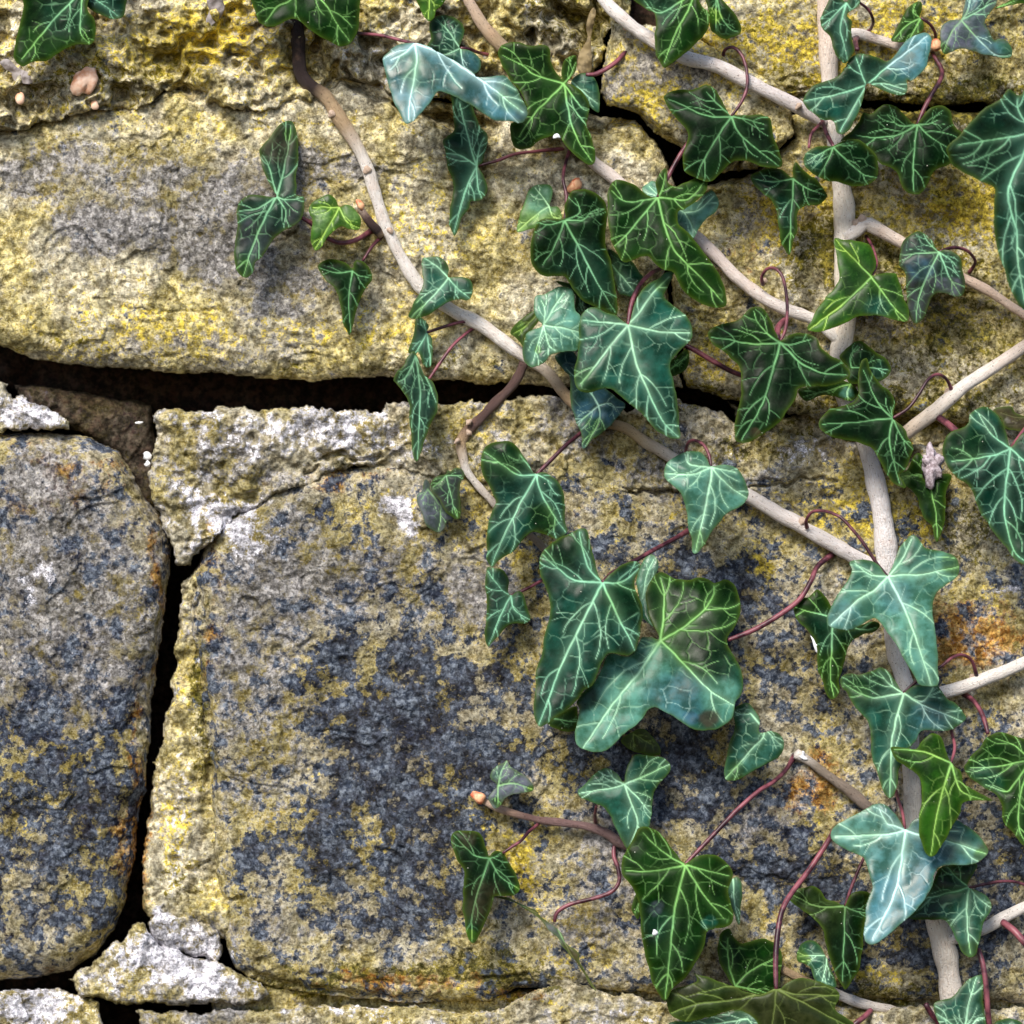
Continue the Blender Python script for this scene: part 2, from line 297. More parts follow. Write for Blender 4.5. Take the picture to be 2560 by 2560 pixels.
def stone(name, t, poly, H, r=45, drop=6, rough=1.0, warp=6, back=-48, seed=1, mort=0.0, mud_depth=0, label=None, base=None, tilt=(0,0), lump=0, step=STEP, bed=0):
    """a block: dome-edged face inside its outline, sides running back into the wall"""
    P = px(t, poly) if isinstance(t, str) else poly
    x0, y0 = P.min(0)-14; x1, y1 = P.max(0)+14
    x0 = max(x0, -130); y0 = max(y0, -130); x1 = min(x1, 2690); y1 = min(y1, 2690)
    X, Y = np.meshgrid(np.arange(x0, x1, step), np.arange(y0, y1, step))
    wx = X+warp*2.2*fbm(X, Y, 60, 4, seed)+warp*.7*fbm(X, Y, 12, 2, seed+9)
    wy = Y+warp*2.2*fbm(X, Y, 60, 4, seed+5)+warp*.7*fbm(X, Y, 12, 2, seed+11)
    d, bx, by, _ = segdist(wx, wy, P); ins = inside(wx, wy, P)
    rr = r*(1+.5*fbm(X, Y, 120, 2, seed+20))
    u = np.clip(1-d/rr, 0, 1)
    h = H-drop*(1-np.sqrt(np.maximum(0, 1-u**2.0)))*1.0
    cx, cy = P.mean(0); h = h+tilt[0]*(X-cx)*S*1000+tilt[1]*(Y-cy)*S*1000
    n = 3.2*fbm(X, Y, 420, 3, seed+30)+2.1*fbm(X, Y, 110, 3, seed+31)*rough+.8*fbm(X, Y, 34, 3, seed+32)*rough+.42*fbm(X, Y, 10, 2, seed+33)*rough
    ff = fbm(X, Y, 250, 4, seed+60); n = n+.9*smooth01(.03, .055, ff)+.8*smooth01(-.13, -.105, ff)+.6*smooth01(.20, .22, ff)
    if bed:   # bedding ripples of the sandstone
        q = Y*math.cos(.25)-X*math.sin(.25); q2 = X*math.cos(.25)+Y*math.sin(.25)
        rp = vn(q2/90, q/17, seed+44)+.6*vn(q2/45, q/9, seed+45)
        n = n+bed*rp*smooth01(-.1, .35, fbm(X, Y, 260, 3, seed+46)+.15)
    if lump:  # crumbly mortar
        b1 = np.abs(fbm(X, Y, 95, 3, seed+50)); b2 = np.abs(fbm(X, Y, 38, 3, seed+51))
        n = n+lump*(4.2*(.22-b1)*1.6+2.0*(.2-b2)*1.4)
        n = n-max(0, lump-.5)*5.0*smooth01(.16, .42, fbm(X, Y, 70, 3, seed+53))
    h = h+n
    for cp, cw, cd in _cr:
        if cp[:,0].max() < x0-40 or cp[:,0].min() > x1+40 or cp[:,1].max() < y0-40 or cp[:,1].min() > y1+40: continue
        q, _, _, _ = segdist(X+5*fbm(X, Y, 30, 3, 77)*3, Y+5*fbm(X, Y, 30, 3, 78)*3, spline(cp, 4), False)
        h = h-cd*np.exp(-(q/(cw*(1+.8*fbm(X, Y, 40, 2, 79))))**2)
    hh = np.where(ins, h, back)
    Xs = np.where(ins, X, X+(bx-wx)*.8); Ys = np.where(ins, Y, Y+(by-wy)*.8)
    near = ins | (d < step*2.2)
    cellk = (ins[:-1,:-1] | ins[1:,:-1] | ins[:-1,1:] | ins[1:,1:])
    used = np.zeros(ins.shape, bool)
    used[:-1,:-1] |= cellk; used[1:,:-1] |= cellk; used[:-1,1:] |= cellk; used[1:,1:] |= cellk
    idx = -np.ones(ins.shape, int); idx[used] = np.arange(used.sum())
    f = grid_faces(cellk, 0, 0, idx)
    xs = Xs[used]; ys = Ys[used]; hs = hh[used]/1000
    co = world(xs, ys, hs)
    # outer cells fall almost straight back
    me = mesh_np(name, co-WO, f, True)
    mk = dict(d=0, o=0, w=0, n=0, r=0, g=0)
    bs = dict(d=-.13, o=.05, w=-.22, n=.02, r=-.05, g=.04)
    if base: bs.update(base)
    wob = 26*fbm(xs, ys, 90, 4, 61); wob2 = 26*fbm(xs, ys, 90, 4, 62)
    wob = wob*2; wob2 = wob2*2
    for k in mk: mk[k] = np.full(len(xs), bs[k], float)
    for (qx, qy, rx, ry, k, s_) in _pt:
        if k == 'w': s_ = s_*1.15+.09
        if qx < x0-2*rx or qx > x1+2*rx or qy < y0-2*ry or qy > y1+2*ry: continue
        e = ((xs+wob-qx)/(rx*1.1))**2+((ys+wob2-qy)/(ry*1.1))**2
        mk[k] = mk[k]+s_*np.exp(-e**1.3)*(1.0 if k == 'd' else 1.0)
    for k in mk: mk[k] = np.where(mk[k] > .3, .3+.36*(1-np.exp(-np.maximum(mk[k]-.3, 0)/.32)), mk[k]) if k in 'dg' else np.clip(mk[k], -.3, .8)
    cattr(me, 'm1', np.stack([mk['d'], mk['o'], mk['w']], 1)); cattr(me, 'm2', np.stack([mk['n'], mk['r'], mk['g']], 1))
    fattr(me, 'mud_depth', np.full(len(xs), float(mud_depth)) if mud_depth else smooth01(-15, -36, hs*1000)*.93)  # even on the packed earth; on other blocks it darkens with depth
    o = link(name, me, M_STONE, wall)
    if label: o['label'] = label
    return o
stone('stone','Z',[(-60,250),(60,235),(120,205),(250,190),(330,165),(520,180),(640,140),(760,170),(900,205),(1100,215),(1200,225),(1250,285),(1278,345),(1268,450),(1252,530),(1272,640),(1285,732),(1180,735),(1040,729),(900,722),(740,713),(600,718),(480,712),(330,700),(200,692),(60,682),(0,652),(-60,640)],5,60,7,1.1,5,seed=1,bed=.9,label='large pale yellow block across the top left')
stone('stone','Z',[(1150,40),(1300,60),(1480,170),(1500,250),(1430,318),(1345,328),(1322,300),(1290,285),(1240,255),(1205,215),(1142,200),(1130,170)],12,30,5,1.0,5,seed=2,bed=.4,base=dict(o=.10,g=.12),label='ochre wedge stone jutting out behind the star leaf')
stone('stone','Z',[(1320,-60),(2010,-60),(2010,196),(1900,200),(1700,192),(1560,185),(1500,200),(1470,175),(1300,70)],5,26,5,1.5,7,seed=3,bed=.6,base=dict(o=.16,n=.14,g=.12))
stone('stone','Z',[(1345,345),(1420,325),(1500,262),(1480,216),(1560,198),(1700,206),(1900,212),(2010,210),(2010,800),(1800,796),(1700,790),(1550,792),(1450,775),(1380,752),(1295,735),(1280,640),(1262,530),(1280,450),(1290,350)],4,34,6,1.4,6,seed=4,bed=.7,base=dict(o=.18,n=.20,g=.14))
stone('mortar','Z',[(285,785),(310,773),(370,775),(420,765),(480,768),(560,764),(640,772),(720,780),(732,757),(800,765),(880,755),(960,755),(1040,745),(1080,748),(1200,772),(1290,757),(1400,795),(1490,822),(1560,828),(1700,828),(1760,838),(1860,800),(2010,810),(2010,935),(1760,928),(1640,908),(1520,910),(1400,918),(1290,932),(1180,926),(1000,915),(880,906),(800,896),(720,886),(640,890),(580,912),(520,940),(470,962),(430,992),(402,1015),(382,1050),(350,1077),(330,1070),(325,1040),(315,1000),(300,965),(285,920),(280,870),(290,830)],6,16,4,1.7,9,seed=5,lump=.8,base=dict(w=.0,o=.0,g=.24),label='pale crumbling mortar packed between the blocks')
stone('stone','R',[(1060,770),(985,910),(935,1040),(925,1200),(930,1350),(968,1500),(978,1650),(990,1800),(1020,1980),(1030,2270),(1045,2480),(1075,2690),(1095,2830),(1125,2920),(1200,2990),(1330,3040),(1500,3058),(1640,3072),(1932,3105),(2350,3100),(2500,3030),(2900,3045),(3200,3065),(5250,3110),(5250,480),(3200,470),(2300,450),(1932,500),(1600,520),(1400,600),(1200,720)],4,55,7,1.15,4,seed=6,bed=.35,base=dict(d=.19,g=.25,o=.08),label='big blotched block with blue-black crust and pale lichen rings')
stone('stone','R',[(-80,365),(100,350),(300,360),(450,375),(560,430),(620,510),(680,620),(740,700),(795,780),(825,880),(825,980),(815,1080),(795,1200),(780,1350),(765,1450),(745,1560),(735,1650),(725,1800),(715,1950),(700,2080),(680,2200),(655,2330),(640,2450),(610,2600),(560,2750),(470,2860),(350,2950),(200,2985),(0,2995),(-80,2995)],5,90,16,1.1,4,seed=7,base=dict(g=.27,d=.17,o=.03,r=.10),label='rounded grey-brown block at the left edge')
stone('mortar','R',[(880,1075),(858,1200),(852,1350),(842,1450),(815,1560),(838,1640),(802,1750),(765,1870),(745,2000),(735,2100),(710,2230),(692,2330),(692,2450),(682,2530),(684,2640),(722,2690),(850,2712),(980,2742),(1068,2790),(1130,2790),(1120,2660),(1100,2480),(1090,2270),(1080,1980),(1060,1800),(1050,1650),(1035,1500),(1010,1350),(1010,1200),(1020,1040),(960,1000)],-1,24,6,1.6,7,seed=8,lump=.4,base=dict(o=.20,n=.04,w=.04),label='narrow strip of mossy mortar beside the dark upright joint')
stone('mortar','R',[(-80,80),(40,110),(45,180),(100,165),(160,200),(250,240),(330,290),(355,345),(250,345),(100,332),(-80,350)],4,14,5,1.7,9,seed=9,lump=.4,base=dict(w=.12))
stone('stone','T',[(720,1430),(770,1370),(850,1380),(970,1420),(1050,1470),(1072,1612),(1050,1625),(900,1600),(780,1600),(725,1500)],0,14,5,1.6,7,seed=10,base=dict(w=.05,g=.12),label='small rough stone wedged in the joint')
stone('stone','T',[(318,1712),(370,1680),(440,1640),(500,1590),(540,1530),(590,1530),(640,1470),(700,1440),(730,1490),(800,1560),(920,1590),(1050,1632),(1120,1662),(1200,1700),(1290,1758),(1305,1800),(1240,1832),(1100,1836),(850,1834),(600,1832),(480,1812),(400,1795)],6,16,5,1.8,8,seed=11,lump=.35,base=dict(w=.05,g=.2),tilt=(0,-.05),label='whitish wedge of flaking stone in the lower joint')
stone('stone','T',[(-80,1770),(100,1768),(300,1750),(330,1785),(400,1808),(480,1826),(520,1932),(545,2120),(-80,2120)],2,22,5,1.4,7,seed=12,base=dict(w=.16))
stone('stone','Z',[(268,1962),(262,1905),(360,1908),(500,1909),(640,1900),(660,1893),(720,1893),(780,1899),(870,1909),(950,1896),(1005,1866),(1100,1856),(1150,1873),(1240,1887),(1320,1880),(1500,1889),(1700,1901),(2010,1903),(2010,2010),(280,2010)],7,20,5,1.3,7,seed=13,base=dict(w=-.02,g=.22,o=-.1))
stone('mortar','Q',[(-80,-120),(3060,-120),(3030,80),(2920,200),(2890,380),(2800,470),(2500,525),(2250,500),(2080,480),(1900,455),(1760,432),(1600,380),(1540,450),(1450,503),(1300,548),(1200,553),(1050,522),(950,482),(900,442),(850,430),(770,462),(700,500),(620,540),(500,557),(400,547),(250,572),(140,610),(80,642),(-80,642)],8,14,6,2.0,10,seed=14,lump=1.8,base=dict(o=.16,n=.06),label='crumbling yellow mortar along the top with hollows and grit')
stone('mortar','R',[(60,120),(350,140),(740,215),(760,400),(770,640),(800,780),(650,660),(560,450),(350,340),(120,230)],-14,20,6,1.2,4,seed=15,mud_depth=.9,back=-50,label='dark earth packed in the open joint')
stone('mortar','Z',[(400,1830),(560,1860),(900,1870),(1300,1850),(2010,1860),(2010,1940),(1300,1930),(900,1940),(400,1930)],-6,14,5,1.6,8,seed=16,lump=.6,base=dict(o=.2,n=.15))
stone('mortar','Z',[(1370,760),(1480,780),(1700,770),(2010,770),(2010,850),(1700,850),(1500,845),(1400,820)],-9,14,6,1.6,9,seed=17,lump=.6,base=dict(o=.2,n=.2))
# rubble core that closes the joints at the back
X, Y = np.meshgrid(np.arange(-140, 2710, 12.), np.arange(-140, 2710, 12.))
hh = -44+9*fbm(X, Y, 120, 4, 91)
j, i = np.nonzero(np.ones((X.shape[0]-1, X.shape[1]-1), bool)); idx = np.arange(X.size).reshape(X.shape)
me = mesh_np('rubble_core', world(X.ravel(), Y.ravel(), hh.ravel()/1000)-WO, np.stack([idx[j,i], idx[j+1,i], idx[j+1,i+1], idx[j,i+1]], 1))
cattr(me, 'm1', np.zeros((X.size, 3))); cattr(me, 'm2', np.zeros((X.size, 3))); fattr(me, 'mud_depth', np.full(X.size, .97))
link('rubble_core', me, M_STONE, wall)

# ---------------------------------------------------------------- ivy
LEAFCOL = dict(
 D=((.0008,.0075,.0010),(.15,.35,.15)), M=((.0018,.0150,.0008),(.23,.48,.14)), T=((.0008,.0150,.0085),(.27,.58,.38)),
 TM=((.004,.044,.028),(.42,.72,.48)), PT=((.045,.145,.105),(.42,.72,.48)), PB=((.030,.105,.120),(.56,.80,.80)),  # PT, PB: sky sheen painted into the leaf colour, also used as patches
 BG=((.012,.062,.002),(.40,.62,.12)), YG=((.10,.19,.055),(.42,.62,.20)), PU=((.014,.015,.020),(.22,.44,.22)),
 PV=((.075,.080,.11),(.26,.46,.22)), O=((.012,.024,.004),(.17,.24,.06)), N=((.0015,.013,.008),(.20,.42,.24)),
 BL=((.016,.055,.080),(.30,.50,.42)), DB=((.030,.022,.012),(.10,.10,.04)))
LP = 2.4
def build_leaf(parent, t, base, out, veins, col='D', h=18, tilt=(0, .22), curl=.12, pet=None, patches=(), label=None, seed=None, pt=None, pw=4.8, dense=1.0, und=1.0, ph=6):
    seed = seed if seed is not None else int(base[0]*7+base[1]*3) % 997
    rnd = np.random.RandomState(seed)
    O = spline(px(t, out), 5, True); O = O+np.stack([3.4*fbm(O[:,0], O[:,1], 24, 2, seed+40), 3.4*fbm(O[:,0], O[:,1], 24, 2, seed+41)], 1); B = px(t, [base])[0]
    x0, y0 = O.min(0)-5; x1, y1 = O.max(0)+5
    X, Y = np.meshgrid(np.arange(x0, x1, LP), np.arange(y0, y1, LP))
    # wavy margin
    d, bx, by, _ = segdist(X, Y, O); ins = inside(X, Y, O)
    cell = ins[:-1,:-1] | ins[1:,:-1] | ins[:-1,1:] | ins[1:,1:]
    used = np.zeros(ins.shape, bool)
    used[:-1,:-1] |= cell; used[1:,:-1] |= cell; used[:-1,1:] |= cell; used[1:,1:] |= cell
    Xs = np.where(ins, X, bx); Ys = np.where(ins, Y, by)
    idx = -np.ones(ins.shape, int); idx[used] = np.arange(used.sum()); f = grid_faces(cell, 0, 0, idx)
    x = Xs[used]; y = Ys[used]; de = np.where(ins[used], d[used], 0)
    size = math.hypot(*(O.max(0)-O.min(0)))
    w0 = 1.25+.0038*size
    segs = []
    def add(pl, wa, wb, st):
        pl = np.asarray(pl); n = len(pl)-1
        for i in range(n):
            segs.append((pl[i], pl[i+1], wa+(wb-wa)*i/n, wa+(wb-wa)*(i+1)/n, st))
    mains = []
    for v in veins:
        pl = spline(np.vstack([[B], px(t, v)]), 5); mains.append(pl)
        L = np.linalg.norm(np.diff(pl, axis=0), axis=1).sum()
        rel = min(1, L/(.5*size)); wa = w0*(.55+.45*rel)
        add(pl, wa, wa*.25, 1.0)
        cum = np.r_[0, np.cumsum(np.linalg.norm(np.diff(pl, axis=0), axis=1))]
        n = max(2, int(L/(40+.072*size)*dense)) ; side = 1 if rnd.rand() > .5 else -1
        for k in range(n):
            tt = (k+.75+.3*(rnd.rand()-.5))/(n+.5); s = tt*L
            p = np.array([np.interp(s, cum, pl[:,0]), np.interp(s, cum, pl[:,1])])
            p2 = np.array([np.interp(min(s+8, L), cum, pl[:,0]), np.interp(min(s+8, L), cum, pl[:,1])]); p1 = np.array([np.interp(max(s-8, 0), cum, pl[:,0]), np.interp(max(s-8, 0), cum, pl[:,1])])
            a = math.atan2(*(p2-p1)[::-1])
            for sgn in ((side,) if rnd.rand() < .75 else (side, -side)):
                ang = a+sgn*(math.radians(48)+.25*(rnd.rand()-.5)); ll = (.20+.16*rnd.rand())*size*(1-.45*tt)*(.5+.5*rel)
                q = [p]; cur = p.copy(); an = ang; m = 6
                for i in range(m):
                    an += -sgn*.13+.22*(rnd.rand()-.5); cur = cur+np.array([math.cos(an), math.sin(an)])*ll/m; q.append(cur)
                    if i == 2:
                        fa = an+sgn*(.8+.3*rnd.rand()); r = cur.copy(); fk = [r]
                        for _ in range(3): fa += -sgn*.12+.2*(rnd.rand()-.5); r = r+np.array([math.cos(fa), math.sin(fa)])*ll*.14; fk.append(r)
                        add(fk, wa*.30, wa*.15, .5)
                add(q, wa*.46, wa*.14, .81)
            side = -side
    ve = np.zeros(len(x)); hal = np.zeros(len(x)); dm = np.full(len(x), 1e9)
    jx = x+2.2*fbm(x, y, 26, 2, seed); jy = y+2.2*fbm(x, y, 26, 2, seed+3)
    for a, b, wa, wb, st in segs:
        dx, dy = b-a; L = dx*dx+dy*dy+1e-9
        tt = np.clip(((jx-a[0])*dx+(jy-a[1])*dy)/L, 0, 1); dd = np.hypot(jx-a[0]-tt*dx, jy-a[1]-tt*dy); w = wa+(wb-wa)*tt
        ve = np.maximum(ve, st*(1-smooth01(.35*w, 1.25*w+.7, dd)))
        if st > .9: hal = np.maximum(hal, np.exp(-dd/(2.2*w+4))); dm = np.minimum(dm, dd)
        elif st > .8: hal = np.maximum(hal, .6*np.exp(-dd/(2*w+3)))
    # fine net of veins
    cs = 20+.045*size
    qx = x+9*fbm(x, y, 30, 2, seed+7); qy = y+9*fbm(x, y, 30, 2, seed+8)
    gx = np.floor(qx/cs); gy = np.floor(qy/cs); F1 = np.full(len(x), 1e9); F2 = F1.copy()
    for a in (-1,0,1):
        for b in (-1,0,1):
            ix = (gx+a).astype(int); iy = (gy+b).astype(int)
            sx = (ix+.15+.7*_T[(ix+seed) & 255, iy & 255])*cs; sy = (iy+.15+.7*_T[iy & 255, (ix+seed*3) & 255])*cs
            dd = np.hypot(qx-sx, qy-sy); F2 = np.minimum(F2, np.maximum(F1, dd)); F1 = np.minimum(F1, dd)
    net = (1-smooth01(.6, 3.0, F2-F1))*dict(D=.24,M=.26,BG=.2).get(col,.36)*smooth01(3, 14, de)*smooth01(-.35, .2, fbm(x, y, 60, 2, seed+17))
    ve = np.maximum(ve, net)
    ve = ve*np.clip(.84+.55*fbm(x, y, 40, 3, seed+19), .45, 1.0)
    # relief in mm
    r = np.hypot(x-B[0], y-B[1]); U = S*1000
    hh = h+4+tilt[0]*(x-B[0])*U+tilt[1]*(y-B[1])*U-curl*(r/(.5*size))**2*.35*size*U*.5
    hh = hh+und*(4.2*fbm(x, y, 190, 2, seed+11)+.55*fbm(x, y, 50, 2, seed+12))
    hh = hh-.45*np.exp(-dm/6)+.5*(1-np.exp(-dm/34))-.35*ve-.6*np.exp(-de/10)
    lo = 7.5; hh = np.where(hh < lo+3, lo+3*np.exp((hh-lo-3)/6), hh)
    lam, vcol = LEAFCOL[col]
    lamv = np.tile(np.array(lam), (len(x), 1)); vv = np.tile(np.array(vcol), (len(x), 1))
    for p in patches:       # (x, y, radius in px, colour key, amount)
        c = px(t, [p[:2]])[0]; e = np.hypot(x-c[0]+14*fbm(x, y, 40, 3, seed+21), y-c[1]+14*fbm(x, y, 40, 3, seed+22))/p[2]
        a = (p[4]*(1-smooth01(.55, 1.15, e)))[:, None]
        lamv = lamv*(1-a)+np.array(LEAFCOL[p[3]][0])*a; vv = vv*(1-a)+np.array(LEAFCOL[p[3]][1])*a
    lamv = lamv*(1+.35*fbm(x, y, 60, 3, seed+30))[:, None]
    co = world(x, y, hh/1000)
    ob = world(B[0], B[1], (h+4)/1000.)
    me = mesh_np('leaf', co-ob, f)
    cattr(me, 'lam', lamv); cattr(me, 'vcol', vv); fattr(me, 'vein', ve); fattr(me, 'halo', hal*dict(D=.45, M=.6, T=1.2, TM=1.4, PT=1.8, PB=2.6).get(col, .7)); fattr(me, 'rim', np.exp(-de/4.5)); fattr(me, 'gloss', np.full(len(x), dict(D=.04, M=.04, T=.07, TM=.10, PT=.17, PB=.22, BG=.10).get(col, .08)))  # strong PB halo paints blue highlights along the veins into the colour
    po = np.array(parent.location)
    o = link('leaf', me, M_LEAF, parent, ob-po)
    md = o.modifiers.new('thickness', 'SOLIDIFY'); md.thickness = .00028; md.offset = -1
    if label: o['label'] = label
    if pet:
        P = px(pt or t, pet); n = len(P)
        k = np.argmin(np.hypot(x-B[0], y-B[1])); hb = hh[k]
        hz = np.linspace(hb-.4, ph, n)+2.5*np.sin(np.linspace(0, math.pi, n))
        P = P.copy(); P[0] = B if np.hypot(*(P[0]-B)) < 25 else P[0]
        w = np.full(n, pw*.86); w[0] *= .8; w[-1] *= 1.35
        tube('petiole', P, hz, w, M_PET, o, ob, n=8)
    return o
def tube(name, P, hz, w, mat, parent, origin, n=14, wob=0, cols=None, seed=1, stub=False):
    P = np.asarray(P, float); A = spline(np.c_[P, hz, w], 9)
    t = np.linspace(0, 1, len(A)); xyz = world(A[:,0], A[:,1], A[:,2]/1000.); r = A[:,3]*S
    L = np.r_[0, np.cumsum(np.linalg.norm(np.diff(xyz, axis=0), axis=1))]
    m = max(8, int(L[-1]/.0011)); tt = np.linspace(0, L[-1], m)
    xyz = np.stack([np.interp(tt, L, xyz[:,k]) for k in range(3)], 1); r = np.interp(tt, L, r)
    if wob:
        r = r*(1+wob*(fbm(tt*900, tt*0+seed, 6, 3, seed))); xyz[:,0] += wob*.0014*fbm(tt*1000, tt*0+seed, 12, 2, seed+1)*2; xyz[:,2] += wob*.0014*fbm(tt*1000, tt*0+seed, 12, 2, seed+2)*2
    T = np.gradient(xyz, axis=0); T /= np.linalg.norm(T, axis=1)[:, None]+1e-12
    up = np.array([0, -1., 0]); Nn = np.cross(T, up); Nn /= np.linalg.norm(Nn, axis=1)[:, None]+1e-9; Bn = np.cross(Nn, T)
    a = np.linspace(0, 2*math.pi, n, endpoint=False)
    ring = xyz[:, None]+r[:, None, None]*(np.cos(a)[None, :, None]*Nn[:, None]+np.sin(a)[None, :, None]*Bn[:, None])
    if wob:
        bm_ = vn(np.repeat(tt[:, None]*900/3.0, n, 1), np.repeat(np.arange(n)[None]*.9, m, 0), seed+9)
        ring = ring+(ring-xyz[:, None])*bm_[..., None]*wob*.55
    co = np.concatenate([ring.reshape(-1, 3), xyz[:1]-T[:1]*r[0]*.4, xyz[-1:]+T[-1:]*r[-1]*.4])
    q = []
    i = np.arange(m-1)[:, None]; k = np.arange(n)[None]; k2 = (k+1) % n
    q = np.stack([(i*n+k), (i*n+k2), ((i+1)*n+k2), ((i+1)*n+k)], -1).reshape(-1, 4)
    me = bpy.data.meshes.new(name)
    fs = q.tolist()+[(m*n, (j+1) % n, j) for j in range(n)]+[(m*n+1, (m-1)*n+j, (m-1)*n+(j+1) % n) for j in range(n)]
    me.from_pydata((co-np.asarray(origin)).tolist(), [], fs); me.polygons.foreach_set('use_smooth', [True]*len(fs)); me.update()
    if cols:
        ts = [c[0] for c in cols]; cc = np.stack([np.interp(tt/tt[-1], ts, [c[1][k] for c in cols]) for k in range(3)], 1)
        cc = np.concatenate([np.repeat(cc, n, 0), cc[:1], cc[-1:]]); cattr(me, 'lam', cc)
        fattr(me, 'along', np.r_[np.repeat(tt*60, n), 0, 0]); rr = np.abs(a-math.pi)*1.4
        fattr(me, 'round', np.r_[np.tile(rr, m), 0, 0])
    return link(name, me, mat, parent, None)
BK = (.97,.92,.88); BP = (.86,.66,.53); BT = (.50,.36,.22); BD = (.034,.020,.019); BR = (.12,.070,.064); BG_ = (.30,.25,.20)
def vine(label, pts, h, w, cols=None, wob=.22, seed=1, group='ivy stems climbing the wall'):
    P = np.array(pts, float); hz = np.full(len(P), 0.)+h; ww = np.full(len(P), 0.)+w
    org = world(P[-1,0], P[-1,1], float(hz[-1])/1000)
    e = bpy.data.objects.new('ivy_vine', None); COL.objects.link(e); e.location = org
    tag(e, label, 'ivy vine', group)
    tube('stem', P, hz, ww, M_BARK, e, org, n=16, wob=wob, cols=cols or [(0, BK), (1, BK)], seed=seed)
    return e
def twig(e, pts, h, w, cols, name='twig', wob=.2, seed=1):
    P = np.array(pts, float); hz = np.full(len(P), 0.)+h; ww = np.full(len(P), 0.)+w
    return tube(name, P, hz, ww, M_BARK, e, np.array(e.location), n=12, wob=wob, cols=cols, seed=seed)
def pet(e, t, pts, h0, h1, w=5.2):
    P = px(t, pts); n = len(P)
    return tube('petiole', P, np.linspace(h0, h1, n)+2*np.sin(np.linspace(0, math.pi, n)), np.full(n, w), M_PET, e, np.array(e.location), n=8)
def knob(e, x, y, h, r, n=1, seed=0, mat=None, name='node', el=1.0, ang=0):
    """a swollen node or bud: a lumpy little ellipsoid with an uneven ridge"""
    import bmesh
    bm = bmesh.new(); bmesh.ops.create_uvsphere(bm, u_segments=14, v_segments=9, radius=1)
    rs = np.random.RandomState(seed)
    for v in bm.verts:
        k = 1+.10*math.sin(v.co.z*4+seed)+.10*math.sin(v.co.x*5+seed*2)+.03*rs.rand(); c = v.co
        taper = 1-.35*max(0, c.x) if el > 1.2 else 1
        v.co = Vector((c.x*el*k, c.y*k*taper, c.z*k*taper))*r*S
        v.co.rotate(Vector((0,1,0)).to_track_quat('Y','Z') if False else __import__('mathutils').Euler((0, ang, 0)))
    me = bpy.data.meshes.new(name); bm.to_mesh(me); bm.free()
    me.polygons.foreach_set('use_smooth', [True]*len(me.polygons))
    N = len(me.vertices)
    if mat is None:
        cattr(me, 'lam', np.tile(np.array(BP), (N, 1))); fattr(me, 'along', np.arange(N)*.1); fattr(me, 'round', np.arange(N)*.03)
    p = world(x, y, h/1000.)
    return link(name, me, mat or M_BARK, e, p-np.array(e.location))

V = {}
V['trunk'] = vine('thickest pale stem running straight down the right side of the wall',
 [(2058,-60),(2063,40),(2070,120),(2074,200),(2084,330),(2100,440),(2109,500),(2112,600),(2112,700),(2114,800),(2104,880),(2110,980),(2158,1080),(2185,1180),(2205,1290),(2219,1400),(2228,1530),(2243,1640),(2266,1730),(2276,1860),(2280,1980),(2298,2120),(2338,2280),(2362,2380),(2378,2470),(2392,2640)],
 8, [20,21,23,22,20,22,25,26,26,27,27,25,24,25,26,27,24,22,22,21,22,26,30,30,28,28], [(0,BP),(.15,BK),(.3,(.84,.76,.64)),(.45,(.84,.80,.82)),(.6,(.88,.84,.84)),(.8,(.78,.72,.64)),(1,(.80,.72,.66))], wob=.16, seed=3)
V['left'] = vine('slender stem that starts dark brown at the top and curves pale down to the centre',
 [(722,-20),(738,60),(748,130),(754,180),(775,212),(815,242),(845,290),(885,350),(915,410),(935,470),(955,540),(985,610),(1020,670),(1060,725),(1115,765),(1180,800),(1240,840),(1305,885),(1365,930),(1420,990),(1490,1050),(1560,1070),(1620,1110),(1690,1150),(1780,1200),(1880,1245),(1960,1290),(2040,1335),(2110,1375),(2165,1405),(2215,1430)],
 9, [15,16,17,18,18,19,19,16,15,16,15,15,16,16,16,17,17,15,15,14,13,13,15,15,17,18,18,19,19,17,15], [(0,BD),(.115,BD),(.135,BT),(.17,BT),(.22,BK),(.5,BK),(.58,BT),(.68,(.55,.42,.26)),(.74,(.84,.78,.74)),(1,(.90,.84,.84))], wob=.2, seed=5)
V['updiag'] = vine('pale stem slanting from the top centre down to the thick trunk stem',
 [(1490,-30),(1520,10),(1570,60),(1620,95),(1660,120),(1720,145),(1790,165),(1840,190),(1900,220),(1960,250),(2010,275),(2060,310)], [16,17,18,18,18,18,18,17,16,14,12,9], [15,16,17,17,18,17,17,18,17,17,16,12], [(0,BK),(1,(.88,.80,.80))], seed=7)
V['middiag'] = vine('long pinkish stem slanting from the top edge through the middle leaves to the trunk stem',
 [(1155,-30),(1175,10),(1205,60),(1235,95),(1275,140),(1340,235),(1420,330),(1484,405),(1530,442),(1580,480),(1640,520),(1700,565),(1745,598),(1800,650),(1850,702),(1910,745),(1970,775),(2035,800),(2095,850)], [14,14,14,14,13,12,10,9,9,9,9,9,9,9,9,9,9,9,9], [13,14,15,16,16,14,14,14,15,14,14,15,16,16,16,16,15,15,13], [(0,BP),(.12,BT),(.3,BK),(.6,(.88,.72,.66)),(1,BK)], seed=8)
V['topright'] = vine('short straight pale stem ending in an orange bud at the upper right', [(2345,112),(2300,125),(2255,118),(2200,100),(2140,86),(2090,100)], 11, [8,12,12,12,14,12], [(0,BP),(1,BK)], seed=9)
V['rightmid'] = vine('knobbly pale side stem leaving the trunk stem below the dark star leaf', [(2620,815),(2560,785),(2490,740),(2425,705),(2340,650),(2255,605),(2200,575),(2165,558),(2140,575),(2112,592)], 10, [13,12,12,12,13,14,16,17,17,15], [(0,BP),(.6,BP),(1,BK)], seed=10)
